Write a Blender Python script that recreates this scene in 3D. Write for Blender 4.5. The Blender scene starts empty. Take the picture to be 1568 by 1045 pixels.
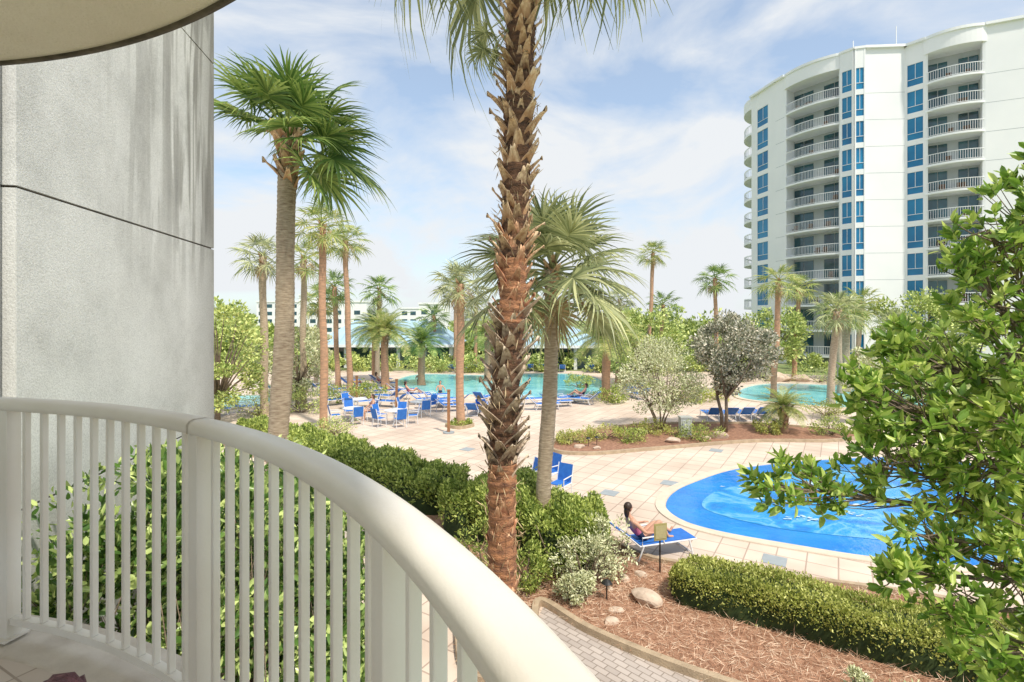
import bpy, bmesh, math, random
import numpy as np
from mathutils import Vector, Matrix
random.seed(7); RS=np.random.RandomState(11)
C=bpy.context.scene.collection
H=5.5
scn=bpy.context.scene
scn.view_settings.view_transform='Standard'; scn.view_settings.look='None'; scn.view_settings.exposure=0

# ------------------------------------------------------------- materials
def newmat(name):
    m=bpy.data.materials.new(name); m.use_nodes=True
    nt=m.node_tree; b=nt.nodes['Principled BSDF']; return m,nt,b
def ramp(nt,stops):
    r=nt.nodes.new('ShaderNodeValToRGB'); e=r.color_ramp.elements
    while len(e)<len(stops): e.new(0.5)
    for i,(p,c) in enumerate(stops):
        e[i].position=p; e[i].color=(c[0],c[1],c[2],1)
    return r
def pmat(name,c1,c2=None,scale=4,rough=.7,bump=0,bscale=60,metal=0,spec=.5,detail=6,stretch=None,bd=.03):
    m,nt,b=newmat(name); L=nt.links
    b.inputs['Roughness'].default_value=rough; b.inputs['Metallic'].default_value=metal
    b.inputs['Specular IOR Level'].default_value=spec
    tc=nt.nodes.new('ShaderNodeTexCoord'); src=tc.outputs['Object']
    if stretch:
        mp=nt.nodes.new('ShaderNodeMapping'); mp.inputs['Scale'].default_value=stretch
        L.new(src,mp.inputs[0]); src=mp.outputs[0]
    n=nt.nodes.new('ShaderNodeTexNoise'); n.inputs['Scale'].default_value=scale; n.inputs['Detail'].default_value=detail
    L.new(src,n.inputs['Vector'])
    if c2 is None: c2=tuple(x*.85 for x in c1)
    r=ramp(nt,[(.3,c1),(.7,c2)]); L.new(n.outputs['Fac'],r.inputs[0]); L.new(r.outputs[0],b.inputs['Base Color'])
    if bump:
        n2=nt.nodes.new('ShaderNodeTexNoise'); n2.inputs['Scale'].default_value=bscale; n2.inputs['Detail'].default_value=5
        L.new(src,n2.inputs['Vector'])
        bp=nt.nodes.new('ShaderNodeBump'); bp.inputs['Strength'].default_value=bump; bp.inputs['Distance'].default_value=bd
        L.new(n2.outputs['Fac'],bp.inputs['Height']); L.new(bp.outputs[0],b.inputs['Normal'])
    return m
def leafmat(name,c_dark,c_mid,c_light,scale=1.2,trans=.35,rough=.45,k=1.45):
    m,nt,b=newmat(name); L=nt.links
    c_dark,c_mid,c_light=[tuple(min(.85,v*k) for v in c) for c in (c_dark,c_mid,c_light)]
    g=nt.nodes.new('ShaderNodeNewGeometry')
    tc=nt.nodes.new('ShaderNodeTexCoord')
    n=nt.nodes.new('ShaderNodeTexNoise'); n.inputs['Scale'].default_value=scale; n.inputs['Detail'].default_value=2
    L.new(tc.outputs['Object'],n.inputs['Vector'])
    a=nt.nodes.new('ShaderNodeMath'); a.operation='MULTIPLY_ADD'; a.inputs[1].default_value=.55
    L.new(g.outputs['Random Per Island'],a.inputs[0])
    s=nt.nodes.new('ShaderNodeMath'); s.operation='MULTIPLY'; s.inputs[1].default_value=.5
    L.new(n.outputs['Fac'],s.inputs[0]); L.new(s.outputs[0],a.inputs[2])
    r=ramp(nt,[(.15,c_dark),(.46,c_mid),(.76,c_light)]); L.new(a.outputs[0],r.inputs[0])
    L.new(r.outputs[0],b.inputs['Base Color']); b.inputs['Roughness'].default_value=rough
    if trans>0:
        t=nt.nodes.new('ShaderNodeBsdfTranslucent'); L.new(r.outputs[0],t.inputs['Color'])
        mx=nt.nodes.new('ShaderNodeMixShader'); mx.inputs[0].default_value=trans
        out=nt.nodes['Material Output']
        L.new(b.outputs[0],mx.inputs[1]); L.new(t.outputs[0],mx.inputs[2]); L.new(mx.outputs[0],out.inputs['Surface'])
    return m
M={}
M['rail']=pmat('painted_aluminium',(.87,.85,.80),(.72,.67,.59),1.8,.36,.04,110,detail=10)
M['white']=pmat('tower_stucco',(.89,.89,.89),(.82,.83,.84),.25,.85,.1,20)
M['white2']=pmat('tower_trim',(.90,.90,.90),(.82,.84,.86),.5,.7)
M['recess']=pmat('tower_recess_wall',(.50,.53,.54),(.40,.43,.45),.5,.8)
M['slab']=pmat('balcony_concrete',(.70,.64,.56),(.48,.42,.35),5,.85,.4,70,bd=.01)
M['ceil']=pmat('ceiling_concrete',(.88,.81,.70),(.74,.65,.54),1.6,.9,.6,70,bd=.012)
M['dark']=pmat('dark_drip_edge',(.16,.13,.10),(.05,.04,.03),10,.9)
M['fr']=leafmat('palm_frond',(.03,.07,.015),(.10,.18,.04),(.31,.38,.11),1.0,.3,.4)
M['fry']=leafmat('palm_frond_yellow',(.08,.12,.03),(.22,.28,.075),(.46,.44,.17),1.0,.35,.45)  # yellow-green frond colour for some of the palms
M['frg']=leafmat('palm_frond_grey',(.07,.09,.05),(.21,.24,.11),(.46,.47,.25),1.0,.3,.45)
M['dead']=leafmat('dry_frond',(.22,.14,.07),(.42,.30,.17),(.60,.46,.28),2,0,.8,1.1)
M['hedge']=leafmat('hedge_leaves',(.04,.075,.015),(.19,.25,.05),(.48,.53,.15),1.5,.3)
M['hedgey']=leafmat('boxwood_leaves',(.07,.10,.015),(.27,.30,.06),(.56,.56,.19),1.8,.3)
M['shrub']=leafmat('shrub_leaves',(.015,.045,.012),(.08,.16,.03),(.50,.58,.22),2.4,.2,.3)
M['near']=leafmat('near_tree_leaves',(.04,.095,.012),(.18,.30,.045),(.52,.60,.16),2.5,.40,.32)
M['tree']=leafmat('tree_leaves',(.07,.11,.025),(.22,.28,.07),(.47,.50,.18),.5,0,.45,1.6)
M['treed']=leafmat('olive_tree_leaves',(.05,.065,.035),(.18,.19,.115),(.55,.50,.40),1.2,0,.45,1.55)
M['crape']=leafmat('crape_leaves',(.12,.15,.06),(.35,.36,.19),(.62,.58,.38),1.2,0,.45,1.5)
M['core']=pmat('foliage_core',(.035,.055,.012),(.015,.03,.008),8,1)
M['bark']=pmat('bark',(.30,.23,.16),(.15,.11,.08),8,.9,.6,40)
M['barkg']=pmat('grey_palm_bark',(.66,.54,.39),(.33,.24,.165),6,.9,1,20,stretch=(1,1,6))
M['barkr']=pmat('red_palm_bark',(.58,.27,.13),(.14,.065,.04),5.5,.85,1,24,stretch=(1,1,2.5))
M['barkd']=pmat('shaded_palm_core',(.22,.11,.06),(.05,.03,.02),9,.95,1,30,stretch=(1,1,2))  # shade in the gaps between leaf bases, put into the core colour
M['barkm']=pmat('tan_palm_bark',(.62,.36,.22),(.36,.23,.15),4,.9,.6,30,stretch=(1,1,4))
M['mulch']=pmat('mulch',(.46,.25,.16),(.24,.12,.075),9,.95,1,60)
M['straw']=pmat('pine_straw_ground',(.58,.34,.22),(.34,.17,.10),7,.95,1,80)
M['straws']=leafmat('pine_needles',(.26,.12,.07),(.56,.33,.21),(.82,.62,.46),3,0,.8,1.1)
M['kerb']=pmat('kerb_stone',(.52,.40,.27),(.36,.27,.18),5,.85,.5,40)
M['rock']=pmat('rock',(.70,.56,.44),(.44,.33,.25),4,.9,.8,12)
M['blue']=pmat('blue_sling',(.02,.14,.52),(.03,.19,.62),8,.6)
M['frame']=pmat('white_frame',(.80,.81,.83),None,5,.4)
M['wood']=pmat('wood_post',(.40,.20,.09),(.24,.11,.05),6,.7,.3,40,stretch=(4,4,1))
M['glassb']=pmat('blue_glass',(.006,.13,.30),(.015,.24,.46),.35,.15,spec=.5)
M['glassd']=pmat('dark_glass',(.010,.035,.05),(.03,.12,.15),.5,.08,spec=.8)
M['teal']=pmat('blue_grey_metal_roof',(.34,.50,.62),(.42,.58,.68),1,.5)
M['pav']=pmat('pavilion_wall',(.30,.36,.38),(.2,.25,.27),1,.8)
M['skin']=pmat('skin',(.62,.35,.24),(.56,.30,.20),5,.55)
M['hair']=pmat('hair',(.05,.025,.015),(.03,.015,.01),30,.5)
M['swim']=pmat('swimwear_pink',(.60,.08,.16),(.5,.2,.3),12,.7)
M['swimb']=pmat('swimwear_dark',(.02,.03,.08),None,5,.7)
M['wick']=pmat('wicker',(.26,.11,.13),(.10,.04,.05),30,.45,.5,150)
M['sign']=pmat('sign_board',(.42,.36,.14),(.34,.29,.12),4,.6)
M['black']=pmat('black_metal',(.02,.02,.02),None,5,.4)
M['grey']=pmat('grey_paver',(.36,.40,.42),(.30,.33,.35),5,.8)
M['ground']=pmat('ground_grass',(.16,.22,.07),(.26,.28,.12),.3,1)
M['coping']=pmat('pool_coping',(.72,.62,.50),(.62,.52,.41),3,.8,.3,30)

def stucco():
    m,nt,b=newmat('weathered_stucco'); L=nt.links
    b.inputs['Roughness'].default_value=.92
    tc=nt.nodes.new('ShaderNodeTexCoord')
    n=nt.nodes.new('ShaderNodeTexNoise'); n.inputs['Scale'].default_value=.9; n.inputs['Detail'].default_value=9; n.inputs['Roughness'].default_value=.70
    L.new(tc.outputs['Object'],n.inputs['Vector'])
    r=ramp(nt,[(.3,(.62,.62,.60)),(.5,(.79,.79,.77)),(.72,(.89,.89,.87))]); L.new(n.outputs['Fac'],r.inputs[0])
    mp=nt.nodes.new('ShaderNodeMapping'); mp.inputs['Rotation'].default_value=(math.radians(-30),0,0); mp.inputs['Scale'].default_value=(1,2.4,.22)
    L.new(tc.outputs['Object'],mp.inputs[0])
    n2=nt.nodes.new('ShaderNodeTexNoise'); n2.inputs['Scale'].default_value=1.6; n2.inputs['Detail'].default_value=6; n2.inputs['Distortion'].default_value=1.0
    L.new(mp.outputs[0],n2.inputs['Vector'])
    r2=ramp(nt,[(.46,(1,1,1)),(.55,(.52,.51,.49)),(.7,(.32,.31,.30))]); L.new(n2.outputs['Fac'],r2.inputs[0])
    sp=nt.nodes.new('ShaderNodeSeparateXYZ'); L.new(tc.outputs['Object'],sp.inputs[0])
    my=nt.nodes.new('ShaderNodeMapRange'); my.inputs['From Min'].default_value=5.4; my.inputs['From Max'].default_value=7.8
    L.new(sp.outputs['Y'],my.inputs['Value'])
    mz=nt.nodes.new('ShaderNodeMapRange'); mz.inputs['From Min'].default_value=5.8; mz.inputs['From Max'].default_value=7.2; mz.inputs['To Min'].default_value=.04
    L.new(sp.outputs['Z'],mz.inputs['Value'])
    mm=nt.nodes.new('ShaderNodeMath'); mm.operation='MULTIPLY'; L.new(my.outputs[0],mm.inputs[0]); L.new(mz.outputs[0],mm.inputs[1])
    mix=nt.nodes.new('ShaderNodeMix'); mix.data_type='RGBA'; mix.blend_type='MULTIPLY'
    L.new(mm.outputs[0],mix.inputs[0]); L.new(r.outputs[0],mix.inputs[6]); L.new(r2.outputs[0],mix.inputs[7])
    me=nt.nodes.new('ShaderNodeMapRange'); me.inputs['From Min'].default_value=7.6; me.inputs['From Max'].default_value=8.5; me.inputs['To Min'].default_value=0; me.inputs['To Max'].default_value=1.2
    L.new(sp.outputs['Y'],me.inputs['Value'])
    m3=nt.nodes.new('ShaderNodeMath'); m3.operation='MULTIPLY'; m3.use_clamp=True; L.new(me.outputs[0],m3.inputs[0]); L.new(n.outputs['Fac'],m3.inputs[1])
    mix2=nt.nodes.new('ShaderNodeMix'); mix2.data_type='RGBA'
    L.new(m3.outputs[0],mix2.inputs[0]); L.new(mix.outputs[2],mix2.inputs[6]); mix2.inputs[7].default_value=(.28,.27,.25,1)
    n3=nt.nodes.new('ShaderNodeTexNoise'); n3.inputs['Scale'].default_value=60; n3.inputs['Detail'].default_value=5; n3.inputs['Roughness'].default_value=.7
    L.new(tc.outputs['Object'],n3.inputs['Vector'])
    r3=ramp(nt,[(.35,(.76,.76,.76)),(.6,(1,1,1))]); L.new(n3.outputs['Fac'],r3.inputs[0])
    mix3=nt.nodes.new('ShaderNodeMix'); mix3.data_type='RGBA'; mix3.blend_type='MULTIPLY'; mix3.inputs[0].default_value=1
    L.new(mix2.outputs[2],mix3.inputs[6]); L.new(r3.outputs[0],mix3.inputs[7]); L.new(mix3.outputs[2],b.inputs['Base Color'])
    bp=nt.nodes.new('ShaderNodeBump'); bp.inputs['Strength'].default_value=.6; bp.inputs['Distance'].default_value=.010
    L.new(n3.outputs['Fac'],bp.inputs['Height']); L.new(bp.outputs[0],b.inputs['Normal'])
    return m
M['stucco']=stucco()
def pavers(name,size,c1,c2,mort,rot,offset=0,h=None,ms=.012):
    m,nt,b=newmat(name); L=nt.links; b.inputs['Roughness'].default_value=.8
    tc=nt.nodes.new('ShaderNodeTexCoord'); mp=nt.nodes.new('ShaderNodeMapping'); mp.inputs['Rotation'].default_value=(0,0,rot)
    L.new(tc.outputs['Object'],mp.inputs[0])
    br=nt.nodes.new('ShaderNodeTexBrick'); br.offset=offset; br.inputs['Scale'].default_value=1
    br.inputs['Brick Width'].default_value=size; br.inputs['Row Height'].default_value=h or size
    br.inputs['Mortar Size'].default_value=ms; br.inputs['Color1'].default_value=(*c1,1); br.inputs['Color2'].default_value=(*c2,1); br.inputs['Mortar'].default_value=(*mort,1)
    br.inputs['Mortar Smooth'].default_value=.3
    L.new(mp.outputs[0],br.inputs['Vector'])
    n=nt.nodes.new('ShaderNodeTexNoise'); n.inputs['Scale'].default_value=.5; n.inputs['Detail'].default_value=8; L.new(tc.outputs['Object'],n.inputs['Vector'])
    r=ramp(nt,[(.3,(.76,.73,.71)),(.62,(1,1,1))]); L.new(n.outputs['Fac'],r.inputs[0])
    mix=nt.nodes.new('ShaderNodeMix'); mix.data_type='RGBA'; mix.blend_type='MULTIPLY'; mix.inputs[0].default_value=1
    L.new(br.outputs['Color'],mix.inputs[6]); L.new(r.outputs[0],mix.inputs[7]); L.new(mix.outputs[2],b.inputs['Base Color'])
    bp=nt.nodes.new('ShaderNodeBump'); bp.inputs['Strength'].default_value=.4; bp.inputs['Distance'].default_value=.01; bp.invert=True
    L.new(br.outputs['Fac'],bp.inputs['Height']); L.new(bp.outputs[0],b.inputs['Normal'])
    return m
M['deck']=pavers('deck_pavers',.62,(.76,.63,.52),(.67,.55,.45),(.46,.35,.28),math.radians(32),0,None,.018)
M['path']=pavers('brick_path',.24,(.58,.51,.46),(.46,.40,.36),(.30,.25,.21),math.radians(45),.5,.12,.01)
M['tile']=pavers('balcony_tile',.30,(.66,.58,.50),(.58,.50,.43),(.40,.33,.27),math.radians(28),0,None,.005)
def water(name,c1,c2,wave,c3=None,sc=.45,dist=1.2):
    m,nt,b=newmat(name); L=nt.links; b.inputs['Roughness'].default_value=.06
    b.inputs['Specular IOR Level'].default_value=.5
    tc=nt.nodes.new('ShaderNodeTexCoord')
    n=nt.nodes.new('ShaderNodeTexNoise'); n.inputs['Scale'].default_value=sc; n.inputs['Detail'].default_value=6; n.inputs['Distortion'].default_value=dist
    L.new(tc.outputs['Object'],n.inputs['Vector'])
    st=[(.3,c1),(.62,c2)] if c3 is None else [(.38,c1),(.50,c2),(.56,c3),(.61,c2),(.80,c3)]
    r=ramp(nt,st); L.new(n.outputs['Fac'],r.inputs[0]); L.new(r.outputs[0],b.inputs['Base Color'])
    n2=nt.nodes.new('ShaderNodeTexNoise'); n2.inputs['Scale'].default_value=wave; n2.inputs['Detail'].default_value=4; L.new(tc.outputs['Object'],n2.inputs['Vector'])
    bp=nt.nodes.new('ShaderNodeBump'); bp.inputs['Strength'].default_value=.35; bp.inputs['Distance'].default_value=.05
    L.new(n2.outputs['Fac'],bp.inputs['Height']); L.new(bp.outputs[0],b.inputs['Normal'])
    return m
M['water']=water('pool_water',(.08,.48,.60),(.24,.70,.76),3)
M['splash']=water('splash_pool_floor',(.015,.19,.64),(.03,.29,.74),4)
M['splashw']=water('splash_shallow_water',(.02,.22,.66),(.03,.33,.72),7,(.16,.48,.76),.4,2.6)  # lighter swirls are reflections on the water, put into the colour
M['splash2']=water('splash_water_light',(.35,.62,.78),(.75,.86,.90),9,None,3)

# ------------------------------------------------------------- mesh helpers
def mk(name,V,F,mat,smooth=False,parent=None,fmats=None):
    V=np.asarray(V,dtype=np.float32).reshape(-1,3)
    me=bpy.data.meshes.new(name)
    if isinstance(F,np.ndarray) and F.ndim==2:
        k=F.shape[1]; nf=F.shape[0]
        me.vertices.add(len(V)); me.vertices.foreach_set('co',V.ravel())
        me.loops.add(nf*k); me.loops.foreach_set('vertex_index',F.astype(np.int32).ravel())
        me.polygons.add(nf); me.polygons.foreach_set('loop_start',(np.arange(nf)*k).astype(np.int32))
        me.update(calc_edges=True)
    else:
        me.from_pydata(V.tolist(),[],[list(f) for f in F]); me.update()
    mats=mat if isinstance(mat,(list,tuple)) else [mat]
    for q in mats: me.materials.append(q)
    if fmats is not None: me.polygons.foreach_set('material_index',np.asarray(fmats,dtype=np.int32))
    if smooth: me.polygons.foreach_set('use_smooth',[True]*len(me.polygons))
    o=bpy.data.objects.new(name,me); C.objects.link(o)
    if parent: o.parent=parent
    return o
def empty(name,loc=(0,0,0),rot=0):
    e=bpy.data.objects.new(name,None); C.objects.link(e); e.location=loc; e.rotation_euler=(0,0,rot); e.empty_display_size=.2; return e
def inst(name,me,parent,loc=(0,0,0),rot=(0,0,0),sc=(1,1,1)):
    o=bpy.data.objects.new(name,me); C.objects.link(o); o.parent=parent; o.location=loc; o.rotation_euler=rot; o.scale=sc; return o
class Buf:
    def __init__(s): s.v=[]; s.f=[]
    def box(s,c,d,R=None):
        n=len(s.v); hx,hy,hz=d[0]/2,d[1]/2,d[2]/2
        for x,y,z in [(-hx,-hy,-hz),(hx,-hy,-hz),(hx,hy,-hz),(-hx,hy,-hz),(-hx,-hy,hz),(hx,-hy,hz),(hx,hy,hz),(-hx,hy,hz)]:
            p=Vector((x,y,z)); 
            if R is not None: p=R@p
            s.v.append((p.x+c[0],p.y+c[1],p.z+c[2]))
        s.f+= [tuple(n+i for i in q) for q in [(0,3,2,1),(4,5,6,7),(0,1,5,4),(1,2,6,5),(2,3,7,6),(3,0,4,7)]]
    def seg(s,p,q,a0,a1,o0,o1,z0,z1):
        p=np.array(p,float); q=np.array(q,float); d=(q-p); L=np.linalg.norm(d); d/=L; n=np.array([d[1],-d[0]])
        i=len(s.v)
        for z in (z0,z1):
            for a,o in ((a0,o0),(a1,o0),(a1,o1),(a0,o1)):
                w=p+d*a+n*o; s.v.append((w[0],w[1],z))
        s.f+=[tuple(i+k for k in q4) for q4 in [(0,1,2,3),(7,6,5,4),(0,4,5,1),(1,5,6,2),(2,6,7,3),(3,7,4,0)]]
    def tube(s,pts,rad,n=6,cap=True,sy=1.0):
        pts=[Vector(p) for p in pts]; b=len(s.v); k=len(pts)
        rad=rad if hasattr(rad,'__len__') else [rad]*k
        up=Vector((0,0,1))
        for i,p in enumerate(pts):
            t=(pts[min(i+1,k-1)]-pts[max(i-1,0)]).normalized()
            u=Vector((1,0,0)) if abs(t.z)>.9 else up
            a=t.cross(u).normalized(); c=t.cross(a).normalized()
            for j in range(n):
                an=2*math.pi*j/n; w=p+a*math.cos(an)*rad[i]+c*math.sin(an)*rad[i]*sy; s.v.append(tuple(w))
        for i in range(k-1):
            for j in range(n):
                s.f.append((b+i*n+j,b+i*n+(j+1)%n,b+(i+1)*n+(j+1)%n,b+(i+1)*n+j))
        if cap:
            s.f.append(tuple(b+j for j in range(n))[::-1]); s.f.append(tuple(b+(k-1)*n+j for j in range(n)))
    def obj(s,name,mat,parent=None,smooth=False): return mk(name,s.v,s.f,mat,smooth,parent)
    def mesh(s,name,mat,smooth=False):
        me=bpy.data.meshes.new(name); me.from_pydata(s.v,[],s.f); me.update(); me.materials.append(mat)
        if smooth: me.polygons.foreach_set('use_smooth',[True]*len(me.polygons))
        return me
def catmull(P,closed=True,n=8):
    P=[np.array(p,float) for p in P]; k=len(P); out=[]
    rng=range(k) if closed else range(k-1)
    for i in rng:
        if closed: a,b,c,d=P[i-1],P[i],P[(i+1)%k],P[(i+2)%k]
        else: a,b,c,d=P[max(i-1,0)],P[i],P[i+1],P[min(i+2,k-1)]
        for j in range(n):
            t=j/n; out.append(.5*((2*b)+(-a+c)*t+(2*a-5*b+4*c-d)*t*t+(-a+3*b-3*c+d)*t**3))
    if not closed: out.append(P[-1])
    return out
def sheet(name,pts,z,mat,smooth=True,parent=None):
    P=catmull(pts) if smooth else pts
    bm=bmesh.new(); vs=[bm.verts.new((p[0],p[1],z)) for p in P]
    es=[bm.edges.new((vs[i],vs[(i+1)%len(vs)])) for i in range(len(vs))]
    bmesh.ops.triangle_fill(bm,edges=es,use_beauty=True)
    bmesh.ops.recalc_face_normals(bm,faces=bm.faces)
    for f in bm.faces:
        if f.normal.z<0: f.normal_flip()
    me=bpy.data.meshes.new(name); bm.to_mesh(me); bm.free(); me.materials.append(mat)
    o=bpy.data.objects.new(name,me); C.objects.link(o)
    if parent: o.parent=parent
    return o
def ribbon(name,pts,w,h,mat,closed=True,z=0,parent=None,smooth=True):
    P=catmull(pts,closed) if smooth else [np.array(p,float) for p in pts]
    n=len(P); V=[];F=[]
    for i in range(n):
        a=P[(i-1)%n] if closed or i>0 else P[i]; b=P[(i+1)%n] if closed or i<n-1 else P[i]
        t=(b-a); t/=np.linalg.norm(t)+1e-9; nr=np.array([t[1],-t[0]])
        for o,zz in ((-w/2,z),(-w/2+.01,z+h),(w/2-.01,z+h),(w/2,z)):
            q=P[i]+nr*o; V.append((q[0],q[1],zz))
    for i in range(n if closed else n-1):
        j=(i+1)%n
        for k in range(3): F.append((i*4+k,i*4+k+1,j*4+k+1,j*4+k))
    return mk(name,V,F,mat,False,parent)

# ------------------------------------------------------------- foliage
def nrm(a): return a/(np.linalg.norm(a,axis=-1,keepdims=True)+1e-9)
def leaves(P,N,L,W,rs,up=.3,rand=.8,simple=False,lv=.35):
    n=len(P); d=nrm(N*.6+rs.normal(size=(n,3))*rand*.6+np.array([0,0,up]))
    s=nrm(np.cross(d,rs.normal(size=(n,3)))); m=np.cross(d,s)
    Ls=(L*(1+lv*rs.uniform(-1,1,n)))[:,None]; Ws=Ls*W/L
    if simple:
        V=np.stack([P,P+d*Ls*.45+s*Ws*.5,P+d*Ls,P+d*Ls*.45-s*Ws*.5],1).reshape(-1,3)
        F=np.arange(n*4).reshape(n,4); return V,F
    b=P; t=P+d*Ls-m*Ls*.08
    l1=P+d*Ls*.28+s*Ws*.45+m*Ws*.18; l2=P+d*Ls*.68+s*Ws*.38+m*Ws*.12
    r1=P+d*Ls*.28-s*Ws*.45+m*Ws*.18; r2=P+d*Ls*.68-s*Ws*.38+m*Ws*.12
    V=np.stack([b,l1,l2,t,r2,r1],1).reshape(-1,3)
    i=np.arange(n)[:,None]*6
    F=np.concatenate([i+np.array([[0,1,2,3]]),i+np.array([[0,3,4,5]])],0)
    return V,F
def join(parts):
    V=[];F=[];n=0
    for v,f in parts: V.append(v); F.append(f+n); n+=len(v)
    return np.concatenate(V),np.concatenate(F)
def clump_points(center,rad,nclump,per,rs,csize=.32,shell=.55):
    c=nrm(rs.normal(size=(nclump,3)))*(shell+(1-shell)*rs.uniform(0,1,(nclump,1))**.5)
    c=c*np.array(rad)+np.array(center)
    sz=csize*np.mean(rad)*rs.uniform(.5,1.3,(nclump,1,1))
    off=nrm(rs.normal(size=(nclump,per,3)))*rs.uniform(.3,1,(nclump,per,1))**.6
    off[...,2]*=.75
    P=(c[:,None,:]+off*sz).reshape(-1,3); N=nrm(off.reshape(-1,3)+nrm(c-np.array(center)).repeat(per,0)*.5)
    return P,N,c
def tree(name,x,y,center,rad,nclump,per,leaf,mat,seed=0,trunk_r=.12,fork=1.2,multi=1,bark='bark',csize=.32,simple=False,shell=.55):
    rs=np.random.RandomState(seed); e=empty(name,(x,y,0))
    P,N,c=clump_points(center,rad,nclump,per,rs,csize,shell)
    V,F=leaves(P,N,leaf,leaf*.48,rs,simple=simple); mk('crown',V,F,M[mat],parent=e)
    B=Buf()
    for k in range(multi):
        a=k*2.4+seed; bx=.18*math.cos(a)*(multi>1); by=.18*math.sin(a)*(multi>1)
        fk=Vector((bx*3+rs.uniform(-.1,.1),by*3,fork)); B.tube([(bx,by,-.05),(bx*1.6+.04,by*1.6,fork*.5),fk],[trunk_r*1.25,trunk_r,trunk_r*.85],8)
        sel=[i for i in range(len(c)) if i%multi==k][:int(26/multi)+3]
        for i in sel:
            t=Vector(c[i]); mid=fk.lerp(t,.5)+Vector((rs.uniform(-.15,.15),rs.uniform(-.15,.15),.12))
            B.tube([fk,mid,t],[trunk_r*.55,trunk_r*.3,trunk_r*.08],5)
    B.obj('trunk_and_limbs',M[bark],e,True)
    return e
def bush(name,x,y,r,h,mat='hedge',n=1500,leaf=.09,seed=0,simple=True):
    rs=np.random.RandomState(seed); e=empty(name,(x,y,0))
    P,N,c=clump_points((0,0,h*.5),(r,r,h*.5),max(10,n//60),60,rs,.4,.5); P[:,2]=np.abs(P[:,2])
    V,F=leaves(P,N,leaf,leaf*.45,rs,simple=simple); mk('leaves',V,F,M[mat],parent=e)
    B=Buf()
    for i in range(min(14,len(c))): B.tube([(0,0,0),tuple(c[i]*.5),tuple(c[i])],[.03,.02,.008],4)
    B.obj('stems',M['bark'],e); return e
def hedge(name,path,w,h,n,leaf,mat,seed=0,bump=.1):
    rs=np.random.RandomState(seed); Pp=np.array(catmull(path,False,10)); 
    d=np.linalg.norm(np.diff(Pp,axis=0),axis=1); cum=np.concatenate([[0],np.cumsum(d)]); T=cum[-1]
    w=np.array(w if hasattr(w,'__len__') else [w]*len(path),float); wt=np.interp(np.linspace(0,1,50),np.linspace(0,1,len(w)),w)
    def surf(t,ph,k):
        s=t*T; px=np.interp(s,cum,Pp[:,0]); py=np.interp(s,cum,Pp[:,1])
        i=np.clip(np.searchsorted(cum,s)-1,0,len(d)-1); tx=(Pp[i+1]-Pp[i])/d[i][:,None]; nx=np.stack([tx[:,1],-tx[:,0]],1)
        W=np.interp(t,np.linspace(0,1,50),wt)
        endf=np.clip(np.minimum(s,T-s)/(.5*h),0,1)**.35
        bm=1+bump*(np.sin(s*2.1+ph*2)+np.sin(s*4.7+1+ph*5)*.6+np.sin(s*9.1+ph*9)*.35)*.6
        c=np.cos(ph); sn=np.sin(ph)
        ox=np.sign(c)*np.abs(c)**.55*W/2*k*bm*endf; oz=np.abs(sn)**.45*h*(k*.5+.5*k)*bm*(.35+.65*endf)
        X=np.stack([px+nx[:,0]*ox,py+nx[:,1]*ox,oz],1)
        Nn=np.stack([nx[:,0]*c,nx[:,1]*c,np.abs(sn)],1)
        return X,Nn
    t=rs.uniform(0,1,n); ph=np.arccos(rs.uniform(-1,1,n))*.999; 
    k=1-.22*rs.uniform(0,1,n)**2+.05*rs.normal(size=n)*.8
    P,N=surf(t,ph,k); e=empty(name)
    V,F=leaves(P,N,leaf,leaf*.5,rs,up=.35); mk('leaves',V,F,M[mat],parent=e)
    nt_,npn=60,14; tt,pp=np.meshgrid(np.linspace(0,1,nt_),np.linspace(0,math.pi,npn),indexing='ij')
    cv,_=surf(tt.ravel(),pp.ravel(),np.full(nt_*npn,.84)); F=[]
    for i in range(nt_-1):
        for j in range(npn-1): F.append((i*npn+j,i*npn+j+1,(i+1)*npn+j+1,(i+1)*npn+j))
    mk('inner_growth',cv,F,M['core'],parent=e,smooth=True); return e

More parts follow.
